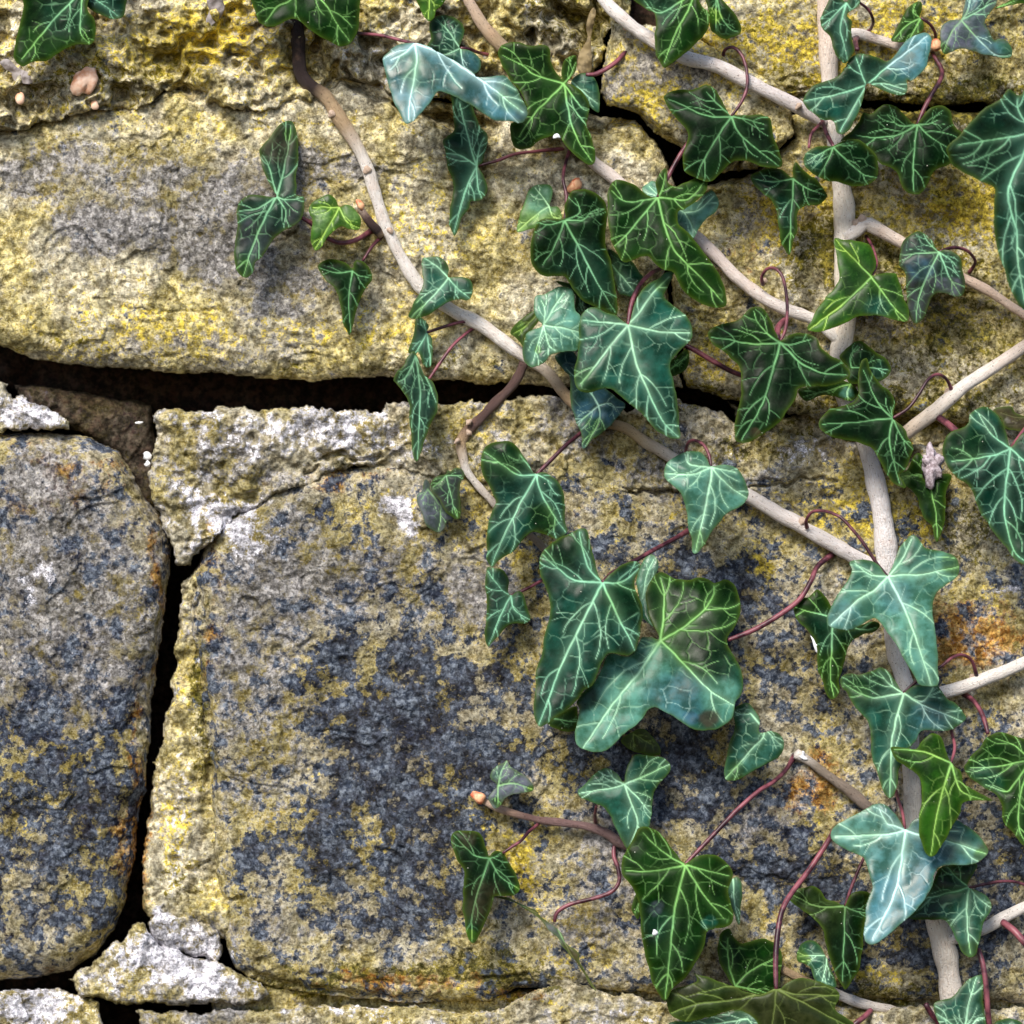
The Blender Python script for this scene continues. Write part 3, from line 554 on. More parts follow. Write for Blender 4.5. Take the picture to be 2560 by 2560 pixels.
V['rightcut'] = vine('smooth pinkish stem rising to the right edge from the wide dark joint', [(2640,815),(2560,868),(2480,920),(2400,975),(2330,1035),(2275,1075),(2210,1130)], 11, [15,15,16,17,18,17,13], [(0,BP),(.5,BK),(1,BT)], wob=.14, seed=11)
V['rightlow'] = vine('whitish stem slanting up to the right edge beside the pale star leaf', [(2640,1615),(2560,1657),(2480,1690),(2410,1715),(2352,1732),(2270,1755)], 11, [15,15,16,17,17,13], [(0,BK),(1,BK)], wob=.16, seed=12)
V['rightbottom'] = vine('thin whitish stem forking up to the right edge low on the trunk stem', [(2640,2230),(2560,2268),(2510,2295),(2460,2322),(2400,2345),(2350,2350)], 10, [13,14,15,15,14,12], [(0,BK),(1,BK)], wob=.16, seed=13)
V['curl'] = vine('short brown twig curling out of the dark joint and turning pale at the centre',
 [(1310,905),(1280,965),(1230,1012),(1190,1055),(1163,1085),(1152,1110),(1157,1145),(1172,1185),(1200,1220),(1240,1262),(1290,1310),(1345,1358),(1400,1410)], 8, [13,13,13,14,14,13,12,11,11,11,10,9,8], [(0,BR),(.32,BR),(.40,BT),(.5,BK),(.75,(.45,.36,.27)),(1,BG_)], wob=.3, seed=14)
V['budtwig'] = vine('small purplish twig with a pink bud at its left end on the blotched block',
 [(1200,1995),(1230,2015),(1270,2030),(1330,2045),(1360,2052),(1420,2058),(1480,2068),(1520,2085),(1550,2105),(1600,2125)], 8.5, [6,8,9,9,11,10,10,11,11,8], [(0,BP),(.3,(.2,.12,.11)),(.6,(.30,.19,.19)),(1,(.22,.15,.14))], wob=.3, seed=15)
V['grey'] = vine('grey peeling twig with a broken white end above the pale blue leaf', [(1990,1886),(2025,1908),(2070,1938),(2115,1970),(2160,2010),(2215,2060)], 8, [11,11,12,12,12,10], [(0,BK),(.2,BG_),(1,(.22,.17,.15))], wob=.3, seed=16)
V['bottom'] = vine('thin tan stem low down between the hanging dark leaves', [(1900,2390),(1950,2420),(1985,2438),(2031,2457),(2100,2486),(2170,2510),(2240,2530),(2280,2552),(2310,2600)], 7, [10,11,11,11,13,12,12,13,13], [(0,BT),(.3,BT),(.5,BK),(1,(.6,.5,.4))], wob=.25, seed=17)
def both(d):
    return [tuple(q) for q in d]
# stem nodes, side twigs and buds
for k, x, y, r in (('left',842,292,20),('left',930,432,20),('left',965,583,17),('updiag',1578,75,19),('updiag',1818,172,20),('updiag',2008,272,18),('middiag',1222,72,19),
                   ('middiag',1905,705,12),('topright',2160,88,17),('rightmid',2168,556,22),('rightmid',2150,563,18),('rightcut',2380,985,17),('curl',1182,1062,17),('curl',1163,1088,16),('curl',1152,1108,15),('rightlow',2442,1700,18),('left',2018,1310,20)):
    knob(V[k], x+(r*.62 if int(x) % 2 else -r*.62), y-r*.35, 16 if k == 'updiag' else 11, r*.46, seed=int(x) % 50, el=1.25, ang=.8 if int(x) % 2 else 2.3)
twig(V['left'], [(955,588),(925,555),(905,525),(898,508)], [9,12,13,14], [12,11,9,5], [(0,BT),(.15,BD),(.6,BR),(1,BP)])
knob(V['left'], 901, 513, 14, 9, mat=M_BUD, name='bud', el=1.7, ang=1.1, seed=3)
knob(V['topright'], 2340, 113, 12, 14, mat=M_BUD, name='bud', el=1.2, ang=0, seed=4)
knob(V['budtwig'], 1196, 1993, 10, 13, mat=M_BUD, name='bud', el=1.6, ang=3.7, seed=5)
knob(V['middiag'], 1438, 463, 9, 15, mat=M_BUD, name='bud', el=1.5, ang=-.9, seed=6)
pet(V['bottom'], 'N', [(1140,1770),(1180,1840),(1250,1932),(1300,2000)], 14, 8, 7)
pet(V['bottom'], 'N', [(700,1820),(640,1880),(580,1925),(520,1990)], 9, 14, 7)
pet(V['rightbottom'], 'N', [(1760,1110),(1850,1180),(1932,1270),(2000,1340)], 12, 18, 9)
pet(V['rightcut'], 'G', [(1220,770),(1310,830),(1390,900),(1450,950)], 10, 22, 9)
pet(V['middiag'], 'F', [(660,960),(600,1020),(590,1080),(600,1130)], 8, 18, 8)

def L(v, *a, **k): return build_leaf(V[v], *a, **k)
L('left','Q',(395,-50),[(110,-80),(115,30),(85,150),(65,240),(70,290),(110,322),(160,300),(230,290),(300,245),(380,215),(440,215),(462,160),(455,90),(425,40),(420,-80)],[[(330,20),(245,110),(150,230),(105,285)],[(390,80),(388,160),(425,205)]],'M',18,patches=[(300,60,70,'T',.6)])
L('left','Q',(430,-20),[(420,-60),(420,20),(450,55),(490,70),(540,95),(590,85),(608,40),(600,-60)],[[(490,15),(570,75)]],'T',14)
L('left','Q',(1450,-90),[(1240,-80),(1238,70),(1270,120),(1320,132),(1370,108),(1410,92),(1440,97),(1480,130),(1540,175),(1600,205),(1660,222),(1710,195),(1735,120),(1735,30),(1710,-80)],[[(1400,0),(1340,30),(1280,105)],[(1520,-30),(1580,30),(1620,100),(1685,195)]],'M',18)
L('left','A',(570,-100),[(440,-80),(470,40),(500,100),(550,165),(590,140),(620,80),(670,30),(710,-80)],[[(560,20),(550,150)]],'BG',14)
L('left','A',(185,-60),[(140,-60),(150,20),(190,50),(215,30),(225,-60)],[[(187,35)]],'BG',8)
L('left','A',(440,350),[(430,345),(360,350),(290,370),(210,440),(185,490),(200,570),(230,680),(260,790),(310,890),(360,985),(410,990),(470,930),(540,860),(590,790),(630,740),(690,750),(780,790),(880,840),(980,910),(1080,965),(1180,975),(1290,990),(1340,950),(1350,890),(1310,800),(1260,710),(1200,640),(1150,610),(1060,620),(950,620),(900,580),(780,500),(640,420),(540,370)],
  [[(455,480),(430,650),(395,830),(392,960)],[(640,420),(850,560),(1040,690),(1180,800),(1310,900)],[(350,430),(250,480)]],'PB',24,tilt=(0,.42),patches=[(500,620,55,'TM',.75),(1230,740,50,'TM',.9),(1320,900,30,'PU',.5),(380,520,40,'TM',.6),(760,700,40,'TM',.6)],pet=[(440,350),(330,325),(170,285),(10,270),(-60,255),(-190,230)],label='pale blue two-lobed leaf')  # the pale blue is sky sheen painted into the leaf colour
L('middiag','A',(810,385),[(800,380),(830,300),(845,240),(820,180),(760,140),(690,120),(620,130),(570,170),(560,240),(570,310),(540,360),(560,420),(700,500),(850,600),(940,590),(970,540),(960,470),(910,420),(850,395)],[[(700,240),(620,160)],[(700,430),(600,450)],[(830,520),(900,590)]],'N',13,patches=[(900,500,40,'PB',.7),(760,350,50,'TM',.6)],pet=[(810,385),(880,395),(960,425),(1080,450)])
L('middiag','A',(940,1335),[(735,740),(745,900),(755,1040),(700,1100),(670,1130),(680,1200),(695,1280),(710,1370),(750,1450),(745,1560),(725,1700),(720,1800),(740,1870),(760,1895),(790,1850),(820,1760),(870,1680),(900,1620),(950,1620),(1000,1590),(1025,1530),(1015,1460),(990,1400),(950,1340),(985,1310),(1000,1240),(1025,1150),(1020,1080),(970,1020),(930,920),(900,820),(860,740)],
  [[(900,1220),(850,1030),(800,820)],[(800,1250),(690,1235)],[(850,1530),(755,1870)],[(960,1190),(1000,1110)],[(945,1500),(975,1600)]],'T',9,tilt=(0,.05),pet=[(940,1335),(1100,1295),(1250,1240),(1450,1215),(1640,1195)])
L('middiag','A',(1640,670),[(1635,665),(1570,570),(1530,480),(1530,400),(1490,365),(1380,365),(1270,340),(1190,345),(1130,380),(1110,430),(1130,500),(1170,570),(1220,660),(1280,730),(1330,830),(1350,900),(1300,970),(1230,990),(1205,1050),(1220,1130),(1250,1190),(1300,1205),(1380,1180),(1450,1130),(1540,1100),(1610,1100),(1660,1180),(1730,1250),(1800,1300),(1850,1325),(1890,1300),(1895,1230),(1870,1120),(1830,1020),(1840,920),(1850,840),(1790,745),(1720,690),(1665,665),(1720,600),(1740,540),(1745,450),(1690,460),(1640,490),(1615,580),(1625,640)],
  [[(1400,600),(1330,540),(1150,440)],[(1500,820),(1400,920),(1280,1100)],[(1690,950),(1750,1120),(1865,1295)],[(1690,610),(1735,500)],[(1780,860),(1840,880)]],'M',17,patches=[(1750,900,45,'T',.5)],pet=[(50,600),(130,595),(250,530),(330,460),(390,370),(425,270)],pt='B',pw=7)
L('middiag','A',(1700,650),[(1700,660),(1760,600),(1850,600),(1900,660),(1930,780),(1925,900),(1880,890),(1840,850),(1760,780)],[[(1820,760),(1910,830)]],'TM',9)
L('updiag','B',(935,-80),[(430,-60),(530,70),(600,110),(610,210),(600,300),(610,420),(640,500),(680,548),(730,520),(800,470),(870,410),(920,360),(980,300),(1030,240),(1045,170),(1040,100),(1000,60),(960,0),(960,-80)],[[(870,80),(770,260),(680,500)],[(650,100),(520,10)],[(1010,60),(1030,180)]],'M',24,patches=[(620,60,60,'T',.6)])
L('updiag','B',(1095,-70),[(980,-80),(1030,60),(1050,230),(1100,280),(1160,310),(1220,300),(1280,270),(1300,220),(1270,150),(1210,60),(1150,0),(1130,-70)],[[(1095,120),(1100,250)],[(1130,120),(1210,230),(1270,250)]],'D',15,patches=[(1070,120,22,'BG',.8)])
L('updiag','B',(1220,935),[(1215,930),(1170,860),(1130,780),(1090,720),(1020,680),(960,700),(890,720),(800,725),(720,740),(675,780),(690,840),(740,910),(800,980),(850,1030),(865,1100),(845,1180),(825,1280),(835,1370),(880,1410),(970,1440),(1050,1460),(1130,1400),(1200,1330),(1280,1290),(1360,1300),(1440,1340),(1530,1355),(1610,1350),(1630,1300),(1600,1200),(1560,1100),(1550,1020),(1520,950),(1440,925),(1350,925),(1260,930)],
  [[(1080,940),(960,910),(840,850),(710,800)],[(1100,1110),(1000,1280),(940,1430)],[(1280,1070),(1410,1190),(1600,1335)],[(1340,960),(1480,1000)],[(1090,820),(1020,740)]],'D',21,pet=[(1220,930),(1300,820),(1345,700),(1340,560),(1300,440),(1230,380),(1165,405),(1150,480)],ph=10,label='dark green star leaf with a looped stalk')
L('updiag','E',(1270,300),[(1265,300),(1190,290),(1120,230),(1050,190),(960,160),(900,185),(870,240),(860,330),(870,450),(880,560),(900,650),(940,740),(990,815),(1060,810),(1130,780),(1200,780),(1250,840),(1310,880),(1400,910),(1440,990),(1500,1080),(1590,1140),(1690,1180),(1780,1195),(1825,1150),(1815,1050),(1780,950),(1720,850),(1640,740),(1560,640),(1500,570),(1440,520),(1430,460),(1440,410),(1490,390),(1560,340),(1630,290),(1670,220),(1665,160),(1610,140),(1540,160),(1460,195),(1400,215),(1350,180),(1345,110),(1330,60),(1280,110),(1255,180),(1262,250)],
  [[(1150,325),(1000,330),(900,250)],[(1100,500),(1000,620),(920,690)],[(1340,570),(1430,760),(1620,950),(1790,1140)],[(1340,305),(1480,325),(1560,280),(1640,180)],[(1310,230),(1335,100)]],'M',24,pet=[(625,1588),(700,1440),(830,1210),(1000,1000),(1190,870),(1400,745)],pt='B',pw=6.5,patches=[(1100,450,80,'D',.5)],label='large glossy dark green leaf with yellowish veins')
L('updiag','E',(1480,420),[(1140,230),(1190,185),(1245,172),(1400,300),(1560,340),(1640,280),(1700,240),(1750,290),(1762,350),(1730,420),(1660,470),(1600,560),(1550,630),(1480,600),(1440,540),(1300,400),(1200,320)],[[(1600,400),(1720,290)],[(1540,520),(1550,600)],[(1300,300),(1200,210)]],'PT',12,tilt=(0,.3),patches=[(1680,330,30,'TM',.8)])
L('middiag','E',(520,485),[(515,480),(420,470),(330,480),(290,530),(260,600),(245,700),(245,800),(280,880),(370,940),(450,935),(520,940),(560,990),(600,1060),(660,1130),(740,1170),(830,1210),(900,1240),(940,1240),(950,1150),(930,1050),(910,920),(890,800),(860,720),(850,650),(850,580),(865,450),(855,360),(800,290),(740,255),(650,235),(580,250),(540,310),(520,390)],
  [[(660,480),(720,430),(790,390)],[(440,690),(345,840)],[(670,770),(790,1000),(925,1225)],[(400,520),(300,505)],[(640,420),(600,300)]],'D',19,patches=[(700,900,90,'T',.5)],pet=[(515,470),(535,300),(508,150),(530,20),(560,-70)])
L('middiag','E',(395,375),[(395,370),(420,300),(420,230),(380,195),(300,200),(240,240),(200,340),(160,440),(135,550),(150,580),(230,560),(310,540),(400,500),(490,480),(495,420),(470,375),(430,375)],[[(290,440),(150,565)],[(420,450),(480,465)],[(330,280),(280,220)]],'YG',10,und=.6,patches=[(330,300,50,'PT',.7)],label='small pale yellow-green leaf')
L('middiag','E',(900,840),[(870,720),(960,770),(1060,815),(1120,900),(1150,950),(1100,1030),(1060,1105),(980,1080),(950,1050),(900,900)],[[(1000,960),(1090,1070)]],'TM',8,patches=[(960,820,50,'D',.8)])
L('left','E',(350,1330),[(350,1330),(310,1290),(280,1220),(275,1150),(290,1100),(360,1080),(420,1050),(480,1020),(560,1030),(600,1080),(600,1150),(610,1210),(650,1250),(660,1350),(640,1450),(620,1530),(540,1540),(460,1550),(400,1580),(340,1640),(260,1670),(210,1640),(185,1580),(185,1480),(210,1400),(270,1360)],
  [[(440,1180),(515,1070)],[(500,1350),(645,1385)],[(310,1450),(265,1620)],[(390,1480),(440,1530)],[(360,1200),(330,1130)]],'PT',20,tilt=(0,.28),patches=[(300,1560,55,'TM',.7),(300,1530,14,'M',.8)])
L('left','E',(290,1250),[(290,1210),(310,1290),(250,1370),(200,1430),(185,1500),(130,1440),(80,1400),(100,1350),(160,1290),(230,1240)],[[(200,1340),(110,1400)]],'O',9,patches=[(160,1360,22,'BG',.7)])
L('left','E',(640,1000),[(450,980),(600,1000),(680,1060),(780,1180),(740,1200),(680,1230),(620,1240),(600,1180),(600,1080)],[[(640,1130),(660,1210)]],'N',11)
L('left','E',(1030,1325),[(1025,1320),(980,1290),(930,1250),(860,1230),(780,1190),(720,1190),(660,1240),(640,1330),(640,1450),(625,1560),(600,1700),(600,1790),(640,1860),(720,1870),(830,1840),(900,1850),(960,1900),(1080,1990),(1166,2062),(1246,2172),(1320,2215),(1400,2240),(1447,2230),(1442,2112),(1425,1932),(1400,1800),(1370,1700),(1380,1620),(1460,1530),(1530,1450),(1550,1370),(1530,1290),(1460,1220),(1370,1150),(1320,1100),(1340,1040),(1370,980),(1400,905),(1330,910),(1270,960),(1180,1010),(1130,1070),(1090,1150),(1060,1240),(1040,1310)],
  [[(900,1310),(780,1300),(670,1290)],[(900,1480),(780,1640),(650,1800)],[(1090,1620),(1200,1880),(1300,2090),(1430,2225)],[(1280,1380),(1520,1390)],[(1130,1210),(1240,1060),(1360,940)]],'TM',27,tilt=(0,.26),patches=[(1330,1000,26,'M',.7),(1350,2050,90,'T',.8),(700,1400,60,'T',.5),(650,1800,60,'M',.6)],pet=[(1025,1300),(1060,1150),(1130,1000),(1220,910),(1290,875),(1420,800)],pw=6.5,label='largest teal leaf with white veins at the centre')
L('left','H',(1600,205),[(1250,-190),(1400,-220),(1500,0),(1640,60),(1740,140),(1810,190),(1790,250),(1720,340),(1640,410),(1550,480),(1490,550),(1460,530),(1460,440),(1420,350),(1390,240),(1370,120),(1360,-20),(1330,-60)],[[(1600,330),(1490,530)],[(1500,290),(1420,345)],[(1700,190),(1740,250)],[(1500,60),(1380,-100)]],'BL',13,patches=[(1560,400,40,'M',.8),(1400,60,55,'T',.7)])
L('left','E',(1370,1690),[(1350,1650),(1400,1600),(1500,1520),(1525,1580),(1500,1680),(1440,1720),(1390,1740),(1370,1720)],[[(1440,1630),(1510,1570)]],'M',13)
pet(V['middiag'],'E',[(1440,1480),(1530,1510),(1700,1610),(1860,1700),(1990,1750),(2080,1790)],14,12,6.5)
L('left','D',(390,665),[(390,660),(340,580),(300,480),(280,390),(275,340),(330,280),(370,210),(420,165),(470,145),(510,165),(530,230),(540,340),(545,420),(525,500),(530,600),(525,660),(575,670),(580,720),(570,810),(520,860),(430,910),(380,950),(340,1010),(290,1080),(240,1120),(230,1180),(180,1225),(130,1200),(100,1130),(95,1050),(110,940),(120,850),(115,770),(140,700),(200,655),(280,655),(350,668)],
  [[(440,480),(480,260),(490,170)],[(340,470),(295,380)],[(300,830),(210,1050),(160,1210)],[(270,740),(135,765)],[(460,690),(575,670)],[(450,760),(440,860)]],'N',15,patches=[(400,300,60,'DB',.6),(180,930,40,'PU',.8),(290,1000,60,'PU',.6),(150,1150,30,'M',.8),(530,780,40,'PU',.6),(470,230,20,'M',.8)],pet=[(560,810),(640,860),(720,940),(830,985),(950,960),(1060,890)],pw=7,label='tall dark leaf folded into an upper and a lower lobe')
L('left','D',(820,740),[(815,735),(790,680),(750,650),(700,670),(640,710),(610,750),(620,790),(640,820),(630,900),(630,1000),(655,1040),(700,1010),(750,940),(800,890),(840,870),(900,890),(960,890),(975,850),(960,790),(920,740),(870,725),(835,735)],[[(740,740),(640,740)],[(750,870),(655,1030)],[(870,830),(965,885)]],'BG',16,und=.5,patches=[(690,840,28,'YG',.7),(900,780,28,'YG',.7)],label='small bright green three-lobed leaf')
L('left','D',(915,1180),[(912,1170),(870,1130),(800,1100),(740,1100),(680,1130),(680,1170),(720,1230),(790,1300),(820,1370),(840,1450),(850,1540),(880,1590),(900,1620),(920,1560),(930,1480),(960,1390),(1000,1310),(1050,1240),(1040,1180),(1000,1130),(950,1105),(920,1130)],[[(800,1190),(690,1160)],[(890,1350),(900,1605)],[(960,1210),(1040,1225)]],'D',12,pet=[(985,1110),(1050,1010),(1120,940)])
L('left','D',(1575,1230),[(1570,1220),(1580,1160),(1540,1100),(1480,1075),(1410,1085),(1395,1120),(1400,1200),(1405,1260),(1370,1340),(1320,1440),(1305,1500),(1360,1510),(1440,1480),(1520,1430),(1590,1390),(1660,1375),(1720,1375),(1745,1310),(1730,1250),(1680,1220),(1620,1220)],[[(1500,1150),(1410,1090)],[(1470,1350),(1315,1500)],[(1640,1300),(1730,1370)]],'TM',16,patches=[(1350,1460,40,'M',.7),(1560,1150,14,'D',.9),(1680,1300,50,'T',.7)])
L('left','D',(1425,1605),[(1360,1500),(1400,1505),(1440,1560),(1425,1600),(1465,1640),(1465,1720),(1465,1820),(1440,1850),(1400,1820),(1370,1740),(1340,1760),(1300,1740),(1330,1640),(1345,1560)],[[(1390,1680),(1345,1750)],[(1445,1730),(1450,1840)],[(1400,1520)]],'T',12,pet=[(1450,1600),(1560,1560),(1680,1530),(1745,1545)])
L('left','D',(1345,1765),[(1340,1740),(1290,1780),(1260,1840),(1220,1880),(1200,1932),(1220,1960),(1290,2060),(1310,2110),(1305,2180),(1320,2310),(1330,2440),(1362,2495),(1395,2410),(1430,2290),(1465,2210),(1505,2135),(1500,2040),(1470,1950),(1410,1900),(1380,1830)],[[(1380,2000),(1370,2250),(1358,2480)],[(1290,1900),(1225,1945)],[(1430,1930),(1490,2080)]],'N',14,patches=[(1400,2150,60,'T',.7)],pet=[(1440,1930),(1520,1810),(1610,1690),(1700,1610),(1775,1560)])
L('curl','H',(220,880),[(200,800),(180,880),(140,930),(140,1000),(180,1080),(210,1170),(260,1210),(310,1225),(350,1200),(380,1140),(420,1110),(350,1020),(300,950),(250,900),(240,830)],[[(300,990),(330,1040),(310,1210)],[(170,960)]],'PV',6,tilt=(0,.1),und=.4)
L('curl','H',(375,770),[(380,720),(360,760),(290,780),(250,830),(260,900),(310,960),(350,1030),(390,1090),(460,1120),(490,1080),(490,1000),(480,900),(490,830),(520,770),(500,720),(440,710),(400,730)],[[(400,900),(460,1100)],[(270,860)],[(490,765)]],'PU',11,tilt=(0,.1),und=.4,patches=[(470,1080,18,'M',.7),(300,850,20,'M',.5)],label='small curled purplish leaf')
L('left','H',(1100,760),[(1085,750),(1040,680),(990,600),(940,530),(880,495),(800,490),(720,510),(670,560),(655,650),(660,740),(700,830),(740,900),(770,980),(740,1050),(710,1150),(695,1250),(700,1350),(700,1440),(740,1505),(790,1460),(860,1410),(930,1360),(990,1290),(1060,1230),(1130,1240),(1200,1260),(1280,1290),(1330,1250),(1350,1210),(1330,1130),(1330,1020),(1310,900),(1270,820),(1200,760),(1140,740)],
  [[(980,765),(900,740),(840,690),(680,580)],[(980,970),(850,1220),(735,1495)],[(1130,900),(1220,1060),(1340,1245)],[(1150,780),(1220,830)],[(1000,650),(960,600)]],'T',19,patches=[(800,600,80,'M',.7),(1130,1130,45,'M',.9),(850,1150,80,'TM',.4)],pet=[(1100,750),(1200,660),(1330,530),(1450,430),(1520,340)],pw=6)
L('curl','H',(895,1735),[(890,1730),(870,1690),(880,1620),(850,1550),(810,1520),(760,1510),(710,1500),(690,1550),(680,1650),(700,1760),(700,1850),(685,2000),(690,2080),(710,2150),(750,2110),(800,2040),(860,1985),(930,1960),(1000,1960),(1050,1920),(1030,1850),(990,1720),(940,1700)],[[(820,1690),(710,1540)],[(810,1890),(715,2130)],[(920,1850),(1040,1925)]],'T',10,pet=[(930,1720),(1000,1690),(1130,1620),(1200,1580)])
L('curl','K',(760,315),[(755,310),(720,220),(690,110),(669,0),(640,-75),(590,-85),(500,-40),(410,0),(346,60),(300,130),(295,240),(330,320),(360,400),(370,520),(350,640),(325,740),(310,850),(270,960),(265,1080),(255,1200),(250,1310),(290,1385),(350,1370),(430,1310),(520,1240),(570,1190),(620,1120),(680,1080),(730,980),(760,900),(810,845),(900,850),(960,860),(1010,820),(1035,740),(1050,640),(1055,500),(1030,420),(1000,350),(1010,280),(1045,190),(990,155),(900,190),(830,240),(780,290)],
  [[(560,300),(430,210),(320,110)],[(620,590),(450,940),(370,1160),(285,1370)],[(870,560),(950,710),(1000,820)],[(900,310),(1030,210)],[(650,200),(600,0),(590,-60)]],'T',26,patches=[(560,700,120,'TM',.6),(900,450,60,'M',.5),(450,50,60,'M',.5)],pet=[(765,310),(850,235),(1010,150),(1150,70),(1290,-5),(1400,-70)],pw=6.5,label='large teal-green leaf overlapping the paler one beside it')
L('left','K',(1190,745),[(1185,740),(1150,650),(1110,560),(1090,460),(1090,360),(1130,290),(1180,240),(1240,250),(1300,285),(1390,295),(1470,280),(1540,290),(1590,320),(1650,295),(1710,310),(1760,370),(1785,460),(1780,560),(1740,660),(1690,740),(1700,800),(1750,880),(1790,950),(1805,1050),(1790,1150),(1750,1210),(1740,1290),(1690,1360),(1600,1405),(1500,1415),(1420,1400),(1360,1360),(1290,1310),(1220,1280),(1160,1245),(1110,1260),(1060,1330),(980,1400),(900,1460),(820,1540),(740,1575),(650,1570),(580,1530),(555,1450),(570,1350),(590,1250),(570,1200),(640,1110),(700,1060),(760,960),(800,850),(900,860),(980,860),(1030,760),(1060,720),(1130,725)],
  [[(1215,560),(1220,400),(1190,280)],[(1400,620),(1560,460),(1590,340)],[(1020,1000),(890,1150),(730,1370),(620,1540)],[(1340,890),(1550,1110),(1730,1225)],[(1130,780),(1050,800)]],'TM',19,tilt=(0,.34),
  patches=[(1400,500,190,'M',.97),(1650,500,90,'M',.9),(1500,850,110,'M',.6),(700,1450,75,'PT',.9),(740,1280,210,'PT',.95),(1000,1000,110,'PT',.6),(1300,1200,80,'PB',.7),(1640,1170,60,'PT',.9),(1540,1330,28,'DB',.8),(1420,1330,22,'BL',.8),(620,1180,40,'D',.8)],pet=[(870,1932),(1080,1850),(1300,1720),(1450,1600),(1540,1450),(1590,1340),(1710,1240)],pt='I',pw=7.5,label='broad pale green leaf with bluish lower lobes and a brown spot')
L('curl','K',(1060,430),[(1010,280),(1080,130),(1130,105),(1180,160),(1170,240),(1110,330),(1090,430),(1110,560),(1140,640),(1080,590),(1050,560),(1040,450)],[[(1090,260),(1140,140)]],'PT',12)
L('curl','K',(400,1330),[(350,1360),(480,1270),(570,1240),(570,1390),(540,1425),(440,1410)],[[(480,1340),(570,1350)]],'D',6)
L('curl','K',(990,1440),[(900,1480),(1040,1400),(1120,1440),(1190,1540),(1180,1600),(1060,1590),(960,1560)],[[(1000,1540)],[(1120,1520)]],'O',4)
L('left','I',(735,540),[(730,535),(700,470),(650,420),(590,405),(520,420),(440,460),(380,510),(355,580),(370,640),(430,690),(480,740),(510,790),(530,860),(545,950),(550,1050),(575,1110),(580,1170),(590,1225),(620,1230),(670,1180),(730,1080),(790,1000),(850,920),(930,880),(1000,830),(1035,750),(1010,670),(980,590),(920,540),(830,520),(770,530)],
  [[(660,570),(580,600),(380,590)],[(720,680),(650,1030),(605,1215)],[(800,620),(890,700),(1020,790)],[(840,560),(920,580)],[(560,520),(520,440)] ],'PT',24,tilt=(0,.3),patches=[(700,1000,60,'TM',.6),(960,650,50,'TM',.7),(540,440,40,'TM',.5),(630,1150,30,'M',.7)],pet=[(735,530),(715,440),(670,360),(600,325),(550,345),(530,410),(535,450)],label='pale heart-like leaf in front of the slanting stem')
L('middiag','F',(610,1145),[(605,1135),(580,1060),(540,970),(490,890),(430,860),(370,870),(320,930),(270,970),(180,990),(90,1020),(35,1060),(35,1100),(80,1160),(160,1220),(220,1270),(280,1330),(300,1410),(300,1520),(290,1620),(260,1750),(245,1870),(254,1930),(300,1955),(374,1945),(474,1890),(594,1800),(660,1710),(740,1590),(760,1520),(860,1500),(980,1500),(1090,1475),(1160,1430),(1165,1370),(1110,1300),(1020,1250),(950,1190),(900,1110),(840,1080),(750,1070),(670,1095),(625,1130)],
  [[(400,1160),(240,1130),(60,1105)],[(550,1380),(470,1640),(300,1930)],[(780,1310),(950,1390),(1145,1405)],[(520,1080),(430,980),(400,890)],[(700,1165),(860,1120)]],'D',25,patches=[(420,1050,60,'M',.5),(400,1890,14,'DB',.8)],pet=[(610,1135),(655,1040),(670,850),(640,640),(580,555),(510,555),(465,620),(475,680)],ph=12,label='dark star leaf with a looped purple stalk over the slanting stem')
L('middiag','F',(1190,1350),[(1090,1265),(1160,1180),(1230,1135),(1300,1150),(1380,1220),(1460,1270),(1505,1340),(1490,1410),(1420,1455),(1330,1470),(1200,1480),(1150,1440),(1160,1350)],[[(1330,1350),(1490,1370)],[(1180,1260),(1240,1170)]],'D',14,patches=[(1420,1400,30,'T',.6)])
L('middiag','F',(1180,1480),[(760,1530),(900,1490),(1120,1450),(1240,1540),(1190,1620),(1080,1590),(950,1570),(820,1620)],[[(1150,1560),(1185,1605)],[(1000,1530),(800,1580)]],'M',8,patches=[(1150,1550,18,'PT',.8),(900,1550,40,'D',.7)])
L('rightcut','G',(875,790),[(870,790),(890,700),(880,630),(840,570),(780,520),(730,460),(690,390),(665,310),(620,340),(600,400),(590,500),(600,600),(560,660),(480,690),(380,720),(310,770),(280,830),(300,880),(370,930),(450,960),(560,970),(640,1000),(710,1030),(760,1110),(800,1200),(860,1290),(920,1330),(980,1350),(960,1290),(930,1250),(980,1190),(1020,1100),(1040,1020),(1000,950),(960,870),(910,820)],
  [[(700,805),(600,820),(310,835)],[(780,700),(720,600),(640,400)],[(850,1000),(930,1310)],[(960,960),(1040,1040)],[(860,700)]],'D',23,pet=[(880,790),(1000,710),(1090,590),(1160,480),(1240,438),(1310,480),(1350,565)],ph=12)
L('rightcut','G',(1185,1290),[(1040,1100),(1080,1070),(1120,1110),(1130,1180),(1110,1270),(1180,1300),(1260,1240),(1350,1250),(1330,1330),(1300,1400),(1300,1530),(1290,1640),(1240,1780),(1210,1740),(1190,1650),(1130,1600),(1090,1500),(1070,1420),(1020,1360),(950,1310),(930,1240),(1000,1200)],[[(1190,1400),(1220,1560),(1235,1750)],[(1090,1240),(950,1265)]],'M',9,patches=[(960,1270,20,'YG',.8),(1130,1560,20,'T',.6)])
